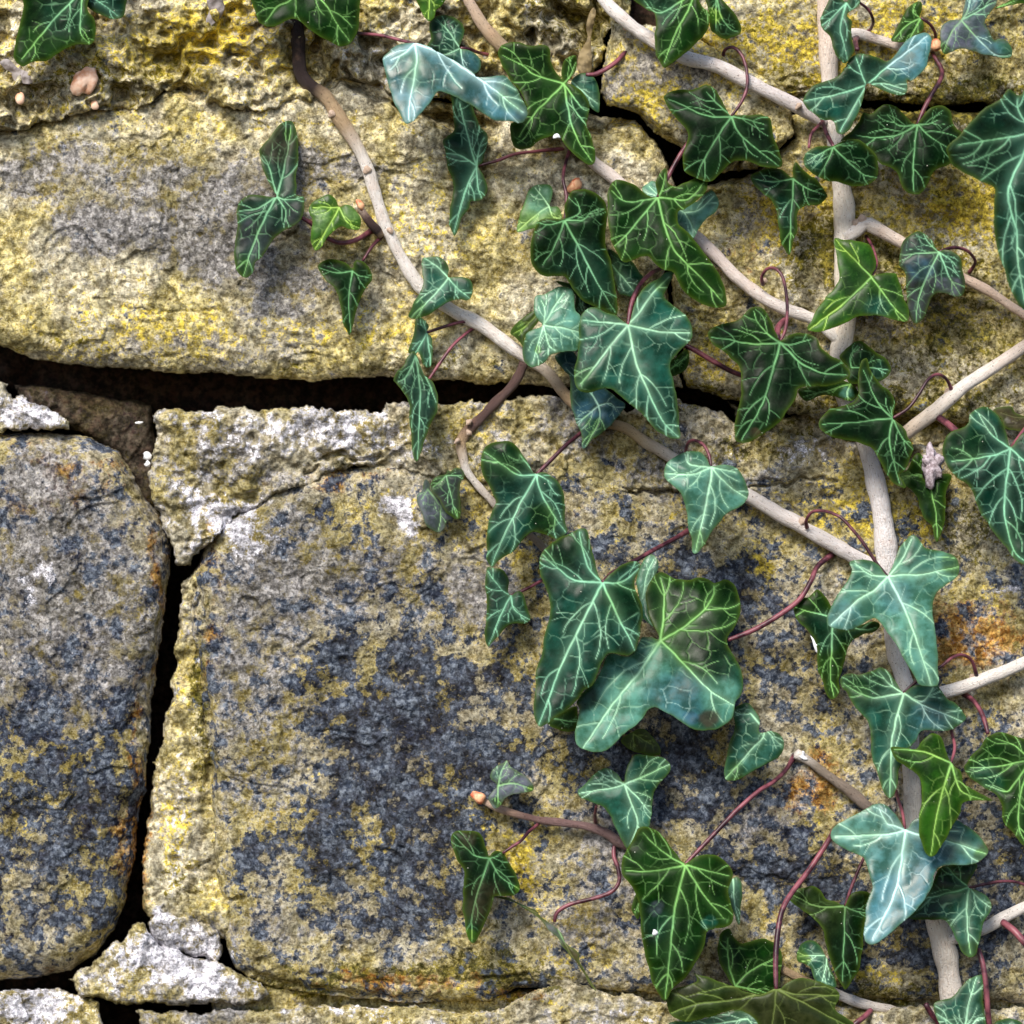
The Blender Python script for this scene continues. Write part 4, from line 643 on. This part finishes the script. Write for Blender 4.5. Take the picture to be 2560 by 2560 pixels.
L('rightcut','G',(1825,1030),[(1815,1020),(1790,930),(1770,850),(1720,770),(1650,710),(1580,700),(1500,750),(1480,820),(1440,860),(1360,890),(1300,950),(1280,1040),(1290,1120),(1330,1200),(1390,1270),(1460,1310),(1510,1370),(1540,1450),(1580,1550),(1640,1640),(1700,1730),(1780,1820),(1850,1920),(1932,1970),(1990,1965),(2050,1900),(2030,1700),(2050,1500),(2150,1350),(2200,1200),(2150,1000),(2050,900),(1950,900),(1880,960),(1840,1010)],
  [[(1700,1085),(1560,1110),(1350,1135)],[(1720,960),(1650,900),(1570,760)],[(1780,1400),(1780,1600),(1850,1850),(1960,1950)],[(1960,1150),(2120,1220)]],'T',29,patches=[(1590,770,55,'TM',.9),(1450,1000,60,'M',.6),(1900,1750,60,'D',.6)],pet=[(1830,1020),(1890,940),(1960,850),(2050,780)],label='large dark teal leaf cut by the right edge')
L('rightcut','G',(1990,790),[(1690,720),(1830,690),(1870,750),(1960,790),(1990,880),(1800,880),(1750,800)],[[(1850,780),(1740,740)]],'DB',7,und=.3)
L('rightmid','P',(705,620),[(700,615),(735,560),(735,470),(710,390),(640,340),(560,320),(480,320),(415,300),(405,350),(420,430),(430,510),(450,590),(440,650),(400,710),(340,780),(270,880),(220,970),(190,1040),(240,1060),(320,1055),(420,1020),(520,980),(590,940),(680,930),(780,930),(850,960),(920,975),(1000,970),(1000,880),(960,780),(930,660),(900,590),(830,590),(760,600)],
  [[(480,830),(200,1045)],[(560,470),(420,320)],[(850,820),(980,960)]],'BG',20,und=.5,dense=.4,patches=[(700,720,90,'M',.8),(750,880,36,'TM',.8),(950,850,60,'M',.7)],pet=[(712,610),(742,540),(745,480),(710,370),(660,290)],pw=4,label='smooth yellow-green leaf with plain straight veins')
L('rightmid','P',(1250,415),[(1240,410),(1200,340),(1150,280),(1090,250),(1020,280),(960,330),(935,390),(930,460),(930,530),(970,580),(980,680),(990,780),(990,860),(1010,930),(1060,1000),(1120,950),(1150,880),(1180,800),(1240,750),(1320,760),(1400,780),(1450,740),(1460,650),(1440,570),(1420,470),(1370,420),(1300,405)],
  [[(1100,430),(935,440)],[(1130,660),(1080,820),(1060,980)],[(1330,610),(1420,760)],[(1170,350),(1120,270)],[(1340,480),(1390,530)]],'PU',18,patches=[(1350,530,50,'T',.8),(1080,320,40,'T',.6),(1320,720,35,'PV',.8),(1100,560,35,'BL',.6)],pet=[(1255,405),(1340,385),(1420,388),(1490,420),(1540,500),(1490,585)],label='bluish purple leaf with bright green veins')
L('topright','C',(2010,1060),[(1315,1180),(1420,1080),(1480,1010),(1560,920),(1660,850),(1750,790),(1810,720),(1900,765),(1960,700),(2100,850),(2250,1000),(2300,1300),(2200,1600),(2150,2000),(2050,2350),(1960,2490),(1900,2460),(1830,2340),(1770,2170),(1720,2010),(1690,1790),(1690,1650),(1700,1520),(1640,1480),(1540,1440),(1420,1370),(1350,1320),(1315,1250)],
  [[(1860,1090),(1700,1120),(1400,1165)],[(1900,1300),(1800,1560),(1870,1850),(1880,2100),(1940,2430)],[(1890,900),(1880,790)],[(2150,1300)]],'T',52,tilt=(0,.05),patches=[(1500,1200,120,'D',.7),(1900,2200,90,'TM',.4)],label='big dark leaf nearest the camera at the right edge')
L('topright','C',(500,20),[(500,15),(440,-30),(380,-20),(350,30),(310,110),(295,180),(310,240),(360,290),(390,370),(430,450),(480,510),(520,480),(560,420),(550,330),(540,240),(545,170),(510,120),(550,80),(605,40),(600,-40),(540,-40)],[[(430,100),(305,200)],[(455,220),(470,320),(515,480)],[(550,70),(600,10)]],'T',22,pet=[(600,15),(680,80),(718,165),(700,230),(660,262)],pw=4.5)
L('trunk','C',(660,680),[(655,680),(650,700),(640,780),(610,880),(570,960),(530,1040),(460,1080),(420,1060),(400,980),(320,970),(260,930),(190,880),(150,820),(165,770),(220,700),(310,660),(400,630),(460,590),(500,530),(530,470),(600,430),(680,440),(760,470),(830,490),(900,440),(950,370),(1000,310),(1070,280),(1150,265),(1190,320),(1170,420),(1150,520),(1100,590),(1030,650),(990,640),(985,740),(930,770),(830,740),(740,700),(680,670)],
  [[(480,740),(330,780),(165,815)],[(560,860),(450,1060)],[(620,580),(580,460)],[(830,540),(950,450),(1150,290)],[(800,670),(970,720)]],'T',25,tilt=(.08,.25),patches=[(1080,420,75,'PB',1.0),(980,560,50,'PB',.9),(900,700,45,'TM',.9),(340,900,50,'TM',.8),(560,900,30,'TM',.7)],pet=[(590,400),(575,330),(600,290)],pw=8,label='dark leaf whose upper right lobe is pale blue')  # PB patches put the glare of this lobe into its colour
L('topright','C',(1100,145),[(1095,140),(1110,80),(1110,20),(1060,10),(1000,60),(960,130),(920,210),(880,290),(870,330),(930,340),(1000,330),(1060,280),(1120,240),(1125,180)],[[(980,210),(880,320)],[(1040,100),(1060,30)],[(1050,240),(1010,320)]],'M',12,pet=[(1100,145),(1170,190),(1215,260),(1222,335)],pw=4.5)
L('topright','C',(1430,160),[(1425,155),(1440,90),(1460,0),(1480,-60),(1700,-60),(1710,20),(1680,80),(1640,130),(1620,190),(1660,260),(1690,330),(1740,315),(1790,330),(1840,400),(1830,460),(1770,470),(1700,450),(1620,440),(1520,410),(1420,395),(1350,420),(1290,440),(1265,400),(1260,300),(1270,220),(1320,170),(1380,155)],
  [[(1350,260),(1280,425)],[(1530,280),(1700,440),(1820,440)],[(1560,90),(1700,10)],[(1480,80),(1500,-40)]],'PV',17,tilt=(0,.3),patches=[(1770,400,30,'PT',.9),(1640,380,40,'PB',.7),(1600,120,50,'T',.6),(1520,-10,30,'PB',.5),(1280,400,16,'M',.8)],label='bluish white leaf near the top right corner')
L('topright','C',(1720,60),[(1700,70),(1790,20),(1870,-20),(2000,-50),(1990,30),(1900,25),(1800,50)],[[(1850,10)]],'M',10,und=.2)
L('topright','C',(1075,1000),[(1065,1000),(1010,970),(950,900),(890,850),(810,840),(760,870),(700,920),(640,910),(600,980),(540,1060),(450,1130),(560,1130),(600,1170),(680,1200),(740,1270),(780,1320),(860,1350),(910,1400),(940,1480),(980,1540),(1050,1565),(1110,1550),(1160,1480),(1190,1400),(1230,1360),(1320,1330),(1400,1290),(1430,1180),(1430,1070),(1400,1040),(1360,980),(1340,900),(1290,855),(1200,860),(1140,900),(1100,960)],
  [[(970,1060),(880,1090),(700,1105),(580,1085)],[(1040,1290),(1045,1540)],[(1190,1110),(1340,1200)],[(1150,1000),(1240,965)],[(930,1010),(830,920)]],'D',19,pet=[(1080,995),(1130,870),(1200,740),(1260,640),(1270,560),(1210,450),(1190,400)],pw=6.5,label='very dark broad leaf hanging from a long red stalk')
L('trunk','C',(400,1180),[(395,1180),(320,1175),(240,1190),(180,1230),(155,1290),(180,1350),(250,1410),(330,1450),(440,1470),(540,1500),(640,1500),(710,1470),(750,1420),(760,1340),(740,1250),(680,1190),(600,1120),(500,1130),(430,1160)],[[(350,1300),(270,1430)],[(520,1310),(640,1400),(745,1425)],[(460,1160),(560,1140)],[(300,1230),(190,1290)]],'D',23,patches=[(220,1290,40,'TM',.6)],pet=[(395,1180),(350,1090),(310,970),(300,900)],pw=6)
L('updiag','B',(1720,1440),[(1715,1435),(1660,1390),(1600,1360),(1500,1355),(1430,1390),(1375,1420),(1400,1490),(1460,1550),(1530,1600),(1570,1660),(1590,1740),(1600,1850),(1620,1960),(1683,2050),(1710,1960),(1745,1860),(1745,1750),(1770,1690),(1850,1650),(1930,1640),(1985,1580),(1970,1540),(1910,1440),(1850,1410),(1780,1350),(1730,1310),(1715,1380)],[[(1560,1460),(1390,1440)],[(1700,1700),(1683,2030)],[(1800,1500),(1970,1570)]],'D',15,dense=.5,patches=[(1450,1520,40,'N',.9),(1550,1700,50,'T',.6),(1680,1950,40,'M',.7)],pet=[(200,1190),(220,1080),(290,1000),(330,960)],pt='C')
L('left','J',(835,455),[(830,450),(780,380),(700,325),(600,320),(530,345),(540,420),(500,510),(440,590),(390,680),(350,760),(345,830),(390,870),(480,885),(570,870),(650,830),(730,795),(790,840),(840,920),(900,1000),(950,1090),(1000,1180),(1050,1260),(1090,1330),(1170,1345),(1240,1320),(1240,1200),(1235,1060),(1220,900),(1195,750),(1200,650),(1240,570),(1310,520),(1380,470),(1415,400),(1400,320),(1340,270),(1230,240),(1130,220),(1080,150),(1030,125),(980,160),(930,230),(890,330),(860,410)],
  [[(720,570),(600,640),(380,840)],[(980,740),(1080,1010),(1180,1320)],[(960,440),(1100,440),(1400,375)],[(740,450),(680,430),(570,350)],[(940,330),(1030,150)]],'PT',27,tilt=(0,.28),patches=[(1100,250,60,'TM',.8),(1360,360,40,'M',.8),(600,400,60,'TM',.6),(470,800,50,'PB',.5),(900,600,50,'PB',.5)],pet=[(775,2025),(740,1950),(620,1770),(480,1610),(400,1560),(320,1538),(230,1545),(180,1610),(185,1670)],pt='G',ph=12,label='pale teal star leaf over the trunk stem')
L('left','J',(395,780),[(380,690),(340,620),(270,560),(230,590),(190,620),(130,630),(80,670),(80,740),(110,810),(170,870),(230,940),(260,1020),(270,1120),(280,1220),(310,1310),(340,1390),(380,1440),(420,1430),(445,1380),(450,1280),(470,1190),(490,1130),(500,1050),(550,970),(640,920),(740,890),(770,840),(700,820),(560,860),(450,860),(420,800)],[[(230,745),(90,700)],[(380,1050),(370,1250),(400,1425)],[(600,880),(750,860)]],'M',11,patches=[(300,900,60,'T',.7),(600,900,50,'N',.8)])
L('rightlow','J',(960,1395),[(955,1390),(900,1300),(840,1220),(770,1190),(700,1220),(610,1240),(510,1240),(450,1290),(470,1350),(510,1390),(550,1470),(620,1560),(680,1620),(700,1720),(700,1830),(710,1930),(740,2000),(780,2130),(820,2215),(850,2240),(890,2200),(915,2120),(930,2000),(1000,1850),(1060,1780),(1110,1700),(1220,1695),(1340,1690),(1430,1640),(1465,1590),(1430,1530),(1370,1470),(1300,1430),(1250,1350),(1230,1320),(1140,1330),(1060,1330),(1000,1370)],
  [[(840,1410),(720,1430),(600,1390),(480,1310)],[(870,1750),(860,2000),(850,2230)],[(1120,1490),(1430,1620)],[(1110,1460),(1200,1350)],[(850,1320),(760,1220)]],'TM',20,patches=[(620,1300,70,'D',.7),(560,1400,50,'M',.5),(1150,1630,60,'PB',.6),(850,2100,60,'D',.6)],pet=[(960,1390),(1080,1290),(1260,1180),(1350,1110),(1430,1085),(1510,1130),(1550,1250)],ph=12)
L('rightlow','N',(1345,-170),[(860,-290),(960,-290),(1060,-280),(1110,-350),(1170,-400),(1230,-400),(1280,-350),(1310,-260),(1345,-175),(1420,-100),(1450,0),(1550,60),(1680,130),(1560,135),(1450,150),(1420,230),(1350,350),(1280,480),(1230,560),(1180,585),(1130,540),(1090,400),(1090,250),(1110,100),(1090,-50),(980,-140),(900,-200)],[[(1280,50),(1220,300),(1180,570)],[(1150,-250),(1040,-270),(890,-280)],[(1420,50),(1600,125)]],'M',31,und=.5,dense=.7,patches=[(1200,250,130,'BG',.6),(1200,-300,50,'BG',.5)],pet=[(1350,1950),(1375,1830),(1350,1710),(1345,1640)],pt='J',label='narrow bright green lobe hanging over the pale blue leaf')
L('rightlow','N',(1990,-200),[(1480,-190),(1590,-315),(1640,-385),(1720,-415),(1820,-395),(1950,-350),(2100,-300),(2150,-100),(2050,200),(1990,500),(1910,480),(1840,390),(1760,290),(1750,170),(1700,80),(1600,20),(1500,-50),(1450,-120)],[[(1850,-310),(1700,-370)],[(1850,0),(1780,60),(1620,0)],[(1900,100),(1890,350),(1940,470)],[(1750,-150),(1500,-130)]],'M',20,patches=[(1600,0,60,'TM',.4)],pet=[(1640,1720),(1610,1600),(1540,1470),(1440,1395)],pt='J',pw=7)
L('grey','N',(975,370),[(970,365),(930,290),(870,210),(800,165),(720,165),(640,210),(560,250),(470,300),(400,350),(370,410),(400,470),(480,520),(570,560),(640,600),(670,680),(690,760),(710,840),(680,920),(660,1000),(655,1100),(645,1200),(660,1270),(710,1290),(790,1250),(880,1180),(970,1100),(1060,1020),(1130,930),(1190,830),(1210,730),(1260,670),(1350,655),(1460,655),(1570,620),(1630,570),(1640,530),(1600,460),(1530,380),(1450,320),(1380,290),(1300,360),(1200,340),(1100,270),(1040,300)],
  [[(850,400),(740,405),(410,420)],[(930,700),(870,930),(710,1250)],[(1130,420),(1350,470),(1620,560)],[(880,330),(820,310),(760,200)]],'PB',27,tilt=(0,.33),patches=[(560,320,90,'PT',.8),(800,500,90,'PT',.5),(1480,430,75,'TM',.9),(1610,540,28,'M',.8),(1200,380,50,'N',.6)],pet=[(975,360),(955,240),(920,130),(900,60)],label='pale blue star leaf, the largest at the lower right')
L('rightbottom','N',(1490,835),[(1480,830),(1500,760),(1540,700),(1550,640),(1400,640),(1250,680),(1200,800),(1130,930),(1060,1020),(1010,1080),(1120,1095),(1220,1090),(1300,1100),(1350,1170),(1390,1260),(1430,1350),(1490,1390),(1540,1370),(1570,1290),(1590,1190),(1610,1100),(1660,1030),(1670,970),(1630,900),(1560,860)],[[(1270,890),(1080,930)],[(1470,1060),(1500,1360)],[(1380,740),(1320,670)],[(1570,920),(1655,985)]],'TM',16,patches=[(1350,750,80,'D',.9),(1150,1030,50,'N',.8),(1500,1350,30,'M',.7)],pet=[(1490,835),(1650,800),(1800,782),(1932,810),(2020,870)],pw=4.5)
L('bottom','N',(490,985),[(485,980),(420,950),(340,925),(290,860),(230,825),(150,845),(80,850),(45,930),(120,1000),(210,1060),(280,1130),(320,1200),(340,1300),(370,1420),(410,1520),(450,1600),(490,1650),(540,1600),(600,1500),(630,1350),(645,1200),(660,1050),(680,950),(690,880),(620,860),(550,880),(510,940)],[[(320,990),(200,960),(60,890)],[(485,1150),(470,1580)],[(560,1020),(670,1040)]],'D',13,dense=.5,patches=[(250,1000,90,'O',.6)],pet=[(490,980),(540,840),(600,690),(650,580),(680,500)],label='dark hanging leaf with a thin yellow midrib')
L('bottom','N',(345,1380),[(100,1370),(130,1300),(190,1260),(260,1270),(310,1320),(340,1400),(370,1480),(420,1600),(400,1640),(290,1620),(240,1570),(220,1480),(170,1450),(110,1430)],[[(230,1380),(110,1385)],[(330,1480),(300,1620)]],'TM',9,patches=[(140,1380,22,'BG',.8)])
L('grey','M',(490,650),[(480,640),(430,570),(370,490),(310,410),(250,370),(180,345),(120,360),(80,430),(40,500),(0,570),(-20,640),(-10,720),(50,800),(90,870),(120,960),(130,1070),(140,1200),(160,1340),(190,1450),(220,1560),(260,1660),(330,1740),(400,1640),(480,1580),(540,1500),(600,1400),(650,1300),(665,1190),(720,1170),(800,1160),(870,1120),(880,1040),(850,940),(840,840),(875,740),(850,660),(790,600),(710,570),(600,575),(530,620)],
  [[(360,680),(210,700),(20,700)],[(410,1000),(370,1350),(333,1720)],[(640,890),(800,1080)],[(640,690),(840,740)],[(380,590),(260,500),(150,390)]],'M',24,patches=[(250,1000,22,'PV',.6),(450,1250,90,'D',.4),(200,1100,60,'T',.5),(680,1120,22,'TM',.9)],pet=[(495,645),(700,430),(900,220),(1080,60),(1200,-15),(1300,-110),(1372,-225)],pw=6.5,label='large dark leaf at the end of a long straight pink stalk')
L('grey','M',(880,760),[(860,780),(910,740),(945,810),(950,900),(935,1000),(930,1130),(880,1040),(840,880)],[[(890,950),(932,1110)]],'TM',12,und=.3)
L('grey','M',(120,960),[(100,890),(125,960),(120,1080),(90,1070),(55,1000)],[[(90,1040)]],'M',9,und=.3)
L('bottom','M',(895,1630),[(890,1630),(840,1560),(780,1460),(750,1370),(760,1290),(780,1200),(850,1160),(890,1240),(940,1280),(1020,1265),(1100,1240),(1180,1260),(1240,1300),(1270,1380),(1260,1500),(1250,1620),(1180,1680),(1080,1690),(1000,1670)],[[(840,1440),(830,1240)],[(1020,1500),(1240,1390)],[(1000,1640),(1150,1680)]],'M',11)
L('grey','M',(1225,1650),[(1210,1650),(1140,1680),(1070,1695),(990,1670),(880,1630),(790,1600),(700,1560),(600,1540),(560,1520),(580,1590),(470,1630),(380,1670),(345,1740),(360,1830),(430,1890),(540,1910),(680,1880),(800,1840),(900,1820),(1000,1850),(1080,1930),(1150,2100),(1300,2150),(1500,2120),(1700,2100),(1900,2050),(1850,1930),(1780,1870),(1700,1810),(1730,1740),(1730,1680),(1640,1620),(1560,1590),(1470,1565),(1380,1570),(1310,1610),(1260,1650)],
  [[(1000,1710),(850,1740),(600,1770),(380,1840)],[(1210,1800),(1170,2060)],[(1360,1720),(1480,1780),(1870,1990)],[(1380,1690),(1500,1695),(1720,1700)]],'O',30,tilt=(0,.1),patches=[(1250,1850,150,'DB',.35),(500,1600,40,'DB',.5)],pet=[(1225,1645),(1222,1400),(1240,1180),(1280,1000),(1370,850),(1500,680),(1650,450),(1690,380)],pw=8,label='wide olive-brown leaf on a thick pink stalk at the bottom')
L('bottom','M',(990,1890),[(620,1900),(750,1860),(900,1820),(1080,1870),(1150,1980),(1000,2080),(700,2050),(400,2000),(380,1920)],[[(920,1900),(870,2000)],[(1050,1960)],[(750,1930),(500,1960)]],'TM',12)
L('rightbottom','N',(1440,2080),[(1600,1560),(1550,1540),(1490,1570),(1420,1640),(1340,1720),(1220,1760),(1205,1810),(1230,1880),(1260,1960),(1350,2050),(1500,2100),(1620,2000),(1620,1900),(1600,1750)],[[(1470,1850),(1490,1760),(1550,1560)],[(1370,1950),(1230,1850)],[(1540,1900),(1600,1880)]],'TM',22)
pet(V['rightbottom'],'N',[(1560,1330),(1600,1450),(1625,1600),(1640,1800),(1655,1960)],18,20,7)
L('rightbottom','N',(1800,2100),[(1690,1940),(1760,1900),(1830,1890),(1920,1930),(1960,2050),(1700,2080)],[[(1820,1930)]],'TM',16)
L('budtwig','L',(1520,330),[(1515,325),(1480,270),(1430,220),(1370,205),(1310,240),(1250,300),(1200,350),(1175,385),(1200,430),(1270,460),(1350,490),(1400,540),(1440,620),(1470,690),(1510,760),(1540,805),(1580,750),(1620,660),(1700,650),(1720,570),(1730,480),(1740,400),(1780,330),(1840,260),(1860,190),(1820,140),(1740,125),(1650,110),(1590,115),(1550,180),(1525,260)],[[(1400,360),(1185,392)],[(1570,470),(1615,620),(1560,770)],[(1680,260),(1850,180)],[(1440,290),(1390,230)],[(1610,420),(1710,540)]],'TM',17,patches=[(1760,300,60,'M',.5),(1560,600,50,'PT',.5)],pet=[(1310,490),(1300,560),(1305,610)])
L('budtwig','L',(580,340),[(575,335),(530,290),(530,230),(570,190),(620,170),(650,150),(680,200),(740,240),(800,290),(845,340),(840,380),(780,390),(700,400),(640,430),(600,480),(560,510),(530,490),(510,430),(540,380)],[[(600,250),(645,160)],[(700,320),(840,365)],[(575,500)]],'PV',9,und=.5,patches=[(570,470,16,'M',.8),(820,360,12,'BG',.8),(560,240,18,'TM',.6)])
L('budtwig','L',(515,880),[(510,870),(490,800),(460,710),(410,680),(340,675),(270,675),(235,720),(240,800),(280,900),(320,960),(330,1050),(320,1150),(315,1240),(330,1340),(350,1440),(380,1505),(420,1490),(460,1400),(510,1310),(540,1220),(560,1160),(630,1160),(700,1150),(745,1110),(730,1040),(690,960),(650,890),(620,840),(570,820),(530,840)],[[(400,850),(250,710)],[(450,1060),(390,1300),(383,1490)],[(590,1010),(740,1110)],[(590,860)]],'D',14,patches=[(480,1200,60,'DB',.5),(380,1450,18,'BG',.7),(730,1100,12,'BG',.7),(350,720,30,'DB',.5)],pet=[(615,840),(680,795),(750,750),(800,690),(860,640),(900,600)],label='nearly black leaf with bright veins on the blotched block')
L('budtwig','L',(1000,1350),[(560,1170),(640,1165),(720,1200),(790,1240),(860,1265),(905,1320),(960,1355),(1030,1410),(1090,1510),(1180,1580),(1180,1640),(1220,1700),(1300,1840),(1295,1855),(1210,1720),(1140,1630),(1060,1530),(1030,1480),(960,1420),(910,1350),(840,1290),(770,1245),(690,1200)],[[(800,1250),(600,1175)],[(1100,1560),(1295,1845)]],'DB',10,und=.2,tilt=(0,.3),patches=[(1010,1420,40,'PV',.6),(720,1210,30,'PV',.5)],pet=[(965,1345),(1020,1280),(1120,1220),(1280,1180),(1420,1130),(1480,1050),(1470,950),(1440,860),(1450,770),(1490,730)],pw=6,label='leaf seen edge-on, turned to a thin grey-brown blade')
L('grey','K',(1860,1290),[(1840,1210),(1780,1230),(1730,1270),(1745,1400),(1710,1500),(1680,1650),(1668,1750),(1700,1785),(1780,1775),(1880,1720),(1990,1660),(2060,1620),(2100,1560),(2110,1500),(2080,1440),(2010,1420),(1930,1430),(1930,1340),(1890,1260)],[[(1800,1300),(1750,1280)],[(1960,1440),(1850,1570),(1680,1770)],[(2030,1470),(2090,1520)],],'TM',15,patches=[(1900,1560,60,'PT',.5),(1740,1730,30,'M',.7)])

# ---------------------------------------------------------------- small loose things on the wall
M_PEB = plain('pebble_stone', (.70,.30,.15), (.90,.62,.46), .5, 200)
M_WHT = plain('chalk_white', (.70,.70,.76), (.88,.88,.90), .6, 600)
M_FLUFF = plain('grey_fluff', (.22,.17,.19), (.52,.45,.50), .9, 900)
M_DRY = plain('dry_leaf_skin', (.16,.13,.12), (.34,.30,.30), .7, 300)
M_DRYB = plain('dry_brown_skin', (.10,.07,.03), (.26,.19,.09), .7, 300)
def blob(name, x, y, h, rx, ry, mat, label, cat, ang=0, flat=.6, seed=1, rough=.25, group=None):
    import bmesh
    bm = bmesh.new(); bmesh.ops.create_icosphere(bm, subdivisions=2 if name == 'white_fleck' else 4, radius=1)
    if name == 'white_fleck':
        rr = np.random.RandomState(seed)
        for v in bm.verts: v.co *= .65+.6*rr.rand()
    for v in bm.verts:
        c = v.co; k = 1+rough*(fbm(np.array([c.x*40]), np.array([c.z*40+c.y*25]), 38, 4, seed)[0])
        q = Vector((c.x*rx*S*k, c.y*min(rx, ry)*flat*S*k, c.z*ry*S*k)); q.rotate(__import__('mathutils').Euler((0, ang, 0))); v.co = q
    me = bpy.data.meshes.new(name); bm.to_mesh(me); bm.free(); me.polygons.foreach_set('use_smooth', [True]*len(me.polygons))
    o = link(name, me, mat, None, world(x, y, h/1000.)); return tag(o, label, cat, group)
def dryleaf(t, pts, h, mat, label, seed=1, vein=None):
    O = spline(px(t, pts), 6, True); x0, y0 = O.min(0)-3; x1, y1 = O.max(0)+3
    X, Y = np.meshgrid(np.arange(x0, x1, 3.), np.arange(y0, y1, 3.)); d, bx, by, _ = segdist(X, Y, O); ins = inside(X, Y, O)
    cell = ins[:-1,:-1] | ins[1:,:-1] | ins[:-1,1:] | ins[1:,1:]; used = np.zeros(ins.shape, bool)
    used[:-1,:-1] |= cell; used[1:,:-1] |= cell; used[:-1,1:] |= cell; used[1:,1:] |= cell
    idx = -np.ones(ins.shape, int); idx[used] = np.arange(used.sum())
    x = np.where(ins, X, bx)[used]; y = np.where(ins, Y, by)[used]; de = np.where(ins, d, 0)[used]
    hh = h+2.5*fbm(x, y, 50, 3, seed)+.12*de*.3+.0*x
    c = O.mean(0); org = world(c[0], c[1], h/1000.)
    me = mesh_np('dry_leaf', world(x, y, hh/1000)-org, grid_faces(cell, 0, 0, idx))
    o = link('dry_leaf', me, mat, None, org); md = o.modifiers.new('thickness', 'SOLIDIFY'); md.thickness = .0004
    return tag(o, label, 'dry leaf')
blob('pebble', 210, 205, 14, 25, 36, M_PEB, 'small orange-pink pebble set in the yellow mortar at the upper left', 'pebble', ang=.55, seed=4, rough=.5)
blob('pebble', 238, 262, 11, 11, 12, M_PEB, 'tiny round orange pebble just below the larger pink pebble', 'pebble', seed=9)
blob('pebble', 50, 246, 11, 12, 15, M_PEB, 'tiny orange grit pebble in the mortar at the left edge below the leaf', 'pebble', seed=11)
dryleaf('Q', [(1000,0),(1060,-10),(1085,30),(1070,80),(1030,118),(1003,125),(995,95),(1010,50)], 10, M_DRY, 'grey shrivelled leaf scrap stuck to the mortar near the top edge', 3)
dryleaf('Q', [(0,300),(40,285),(90,330),(150,355),(158,400),(120,405),(70,390),(50,350),(20,330)], 9, M_DRY, 'pale grey dead leaf scrap below the top left ivy leaf', 5)
dryleaf('A', [(1880,60),(1900,100),(1880,200),(1860,300),(1862,400),(1868,520),(1850,610),(1800,610),(1750,560),(1760,440),(1800,370),(1832,300),(1820,220),(1845,110)], 11, M_DRYB, 'withered brown leaf hanging behind the dark leaf at the top centre', 6)
blob('cobweb_tuft', 2328, 1160, 14, 34, 44, M_FLUFF, 'greyish lilac tuft of fluff caught between two leaves by the wide joint', 'cobweb tuft', seed=13, rough=1.6, flat=.5)
blob('white_fleck', 2038, 1612, 17, 6, 24, M_WHT, 'long white fleck on the edge of the narrow green leaf', 'white fleck', ang=.35*-1, seed=2, rough=.5)
blob('white_fleck', 2056, 1640, 17, 8, 11, M_WHT, 'short white fleck just below the long one on the narrow green leaf', 'white fleck', seed=3, rough=.5)
blob('white_fleck', 2083, 1715, 17, 7, 5, M_WHT, 'small white speck near the tip of the narrow green leaf', 'white fleck', seed=5, rough=.5)
blob('white_fleck', 1637, 2332, 33, 7, 8, M_WHT, 'round white speck on the large dark leaf at the lower centre', 'white fleck', seed=6, rough=.4)
blob('white_fleck', 1392, 340, 26, 9, 8, M_WHT, 'white grain lodged under the dark leaf at the top centre', 'white fleck', seed=7, rough=.6)
blob('white_fleck', 371, 1139, -8, 11, 9, M_WHT, 'bright white fleck on the dark earth of the joint', 'white fleck', ang=.4, seed=8, rough=.6)
blob('white_fleck', 369, 1160, -8, 8, 7, M_WHT, 'smaller cream fleck under the bright white one in the joint', 'white fleck', seed=9, rough=.6)
blob('white_fleck', 347, 1057, -9, 10, 4, M_WHT, 'flat pale fleck at the top of the dark earth joint', 'white fleck', seed=10, rough=.6)
dryleaf('J', [(140,1900),(150,1860),(168,1870),(165,1895),(190,1925),(150,1925),(120,1895)], 11, M_WHT, 'ragged white bark scrap at the broken end of the grey twig', 8)
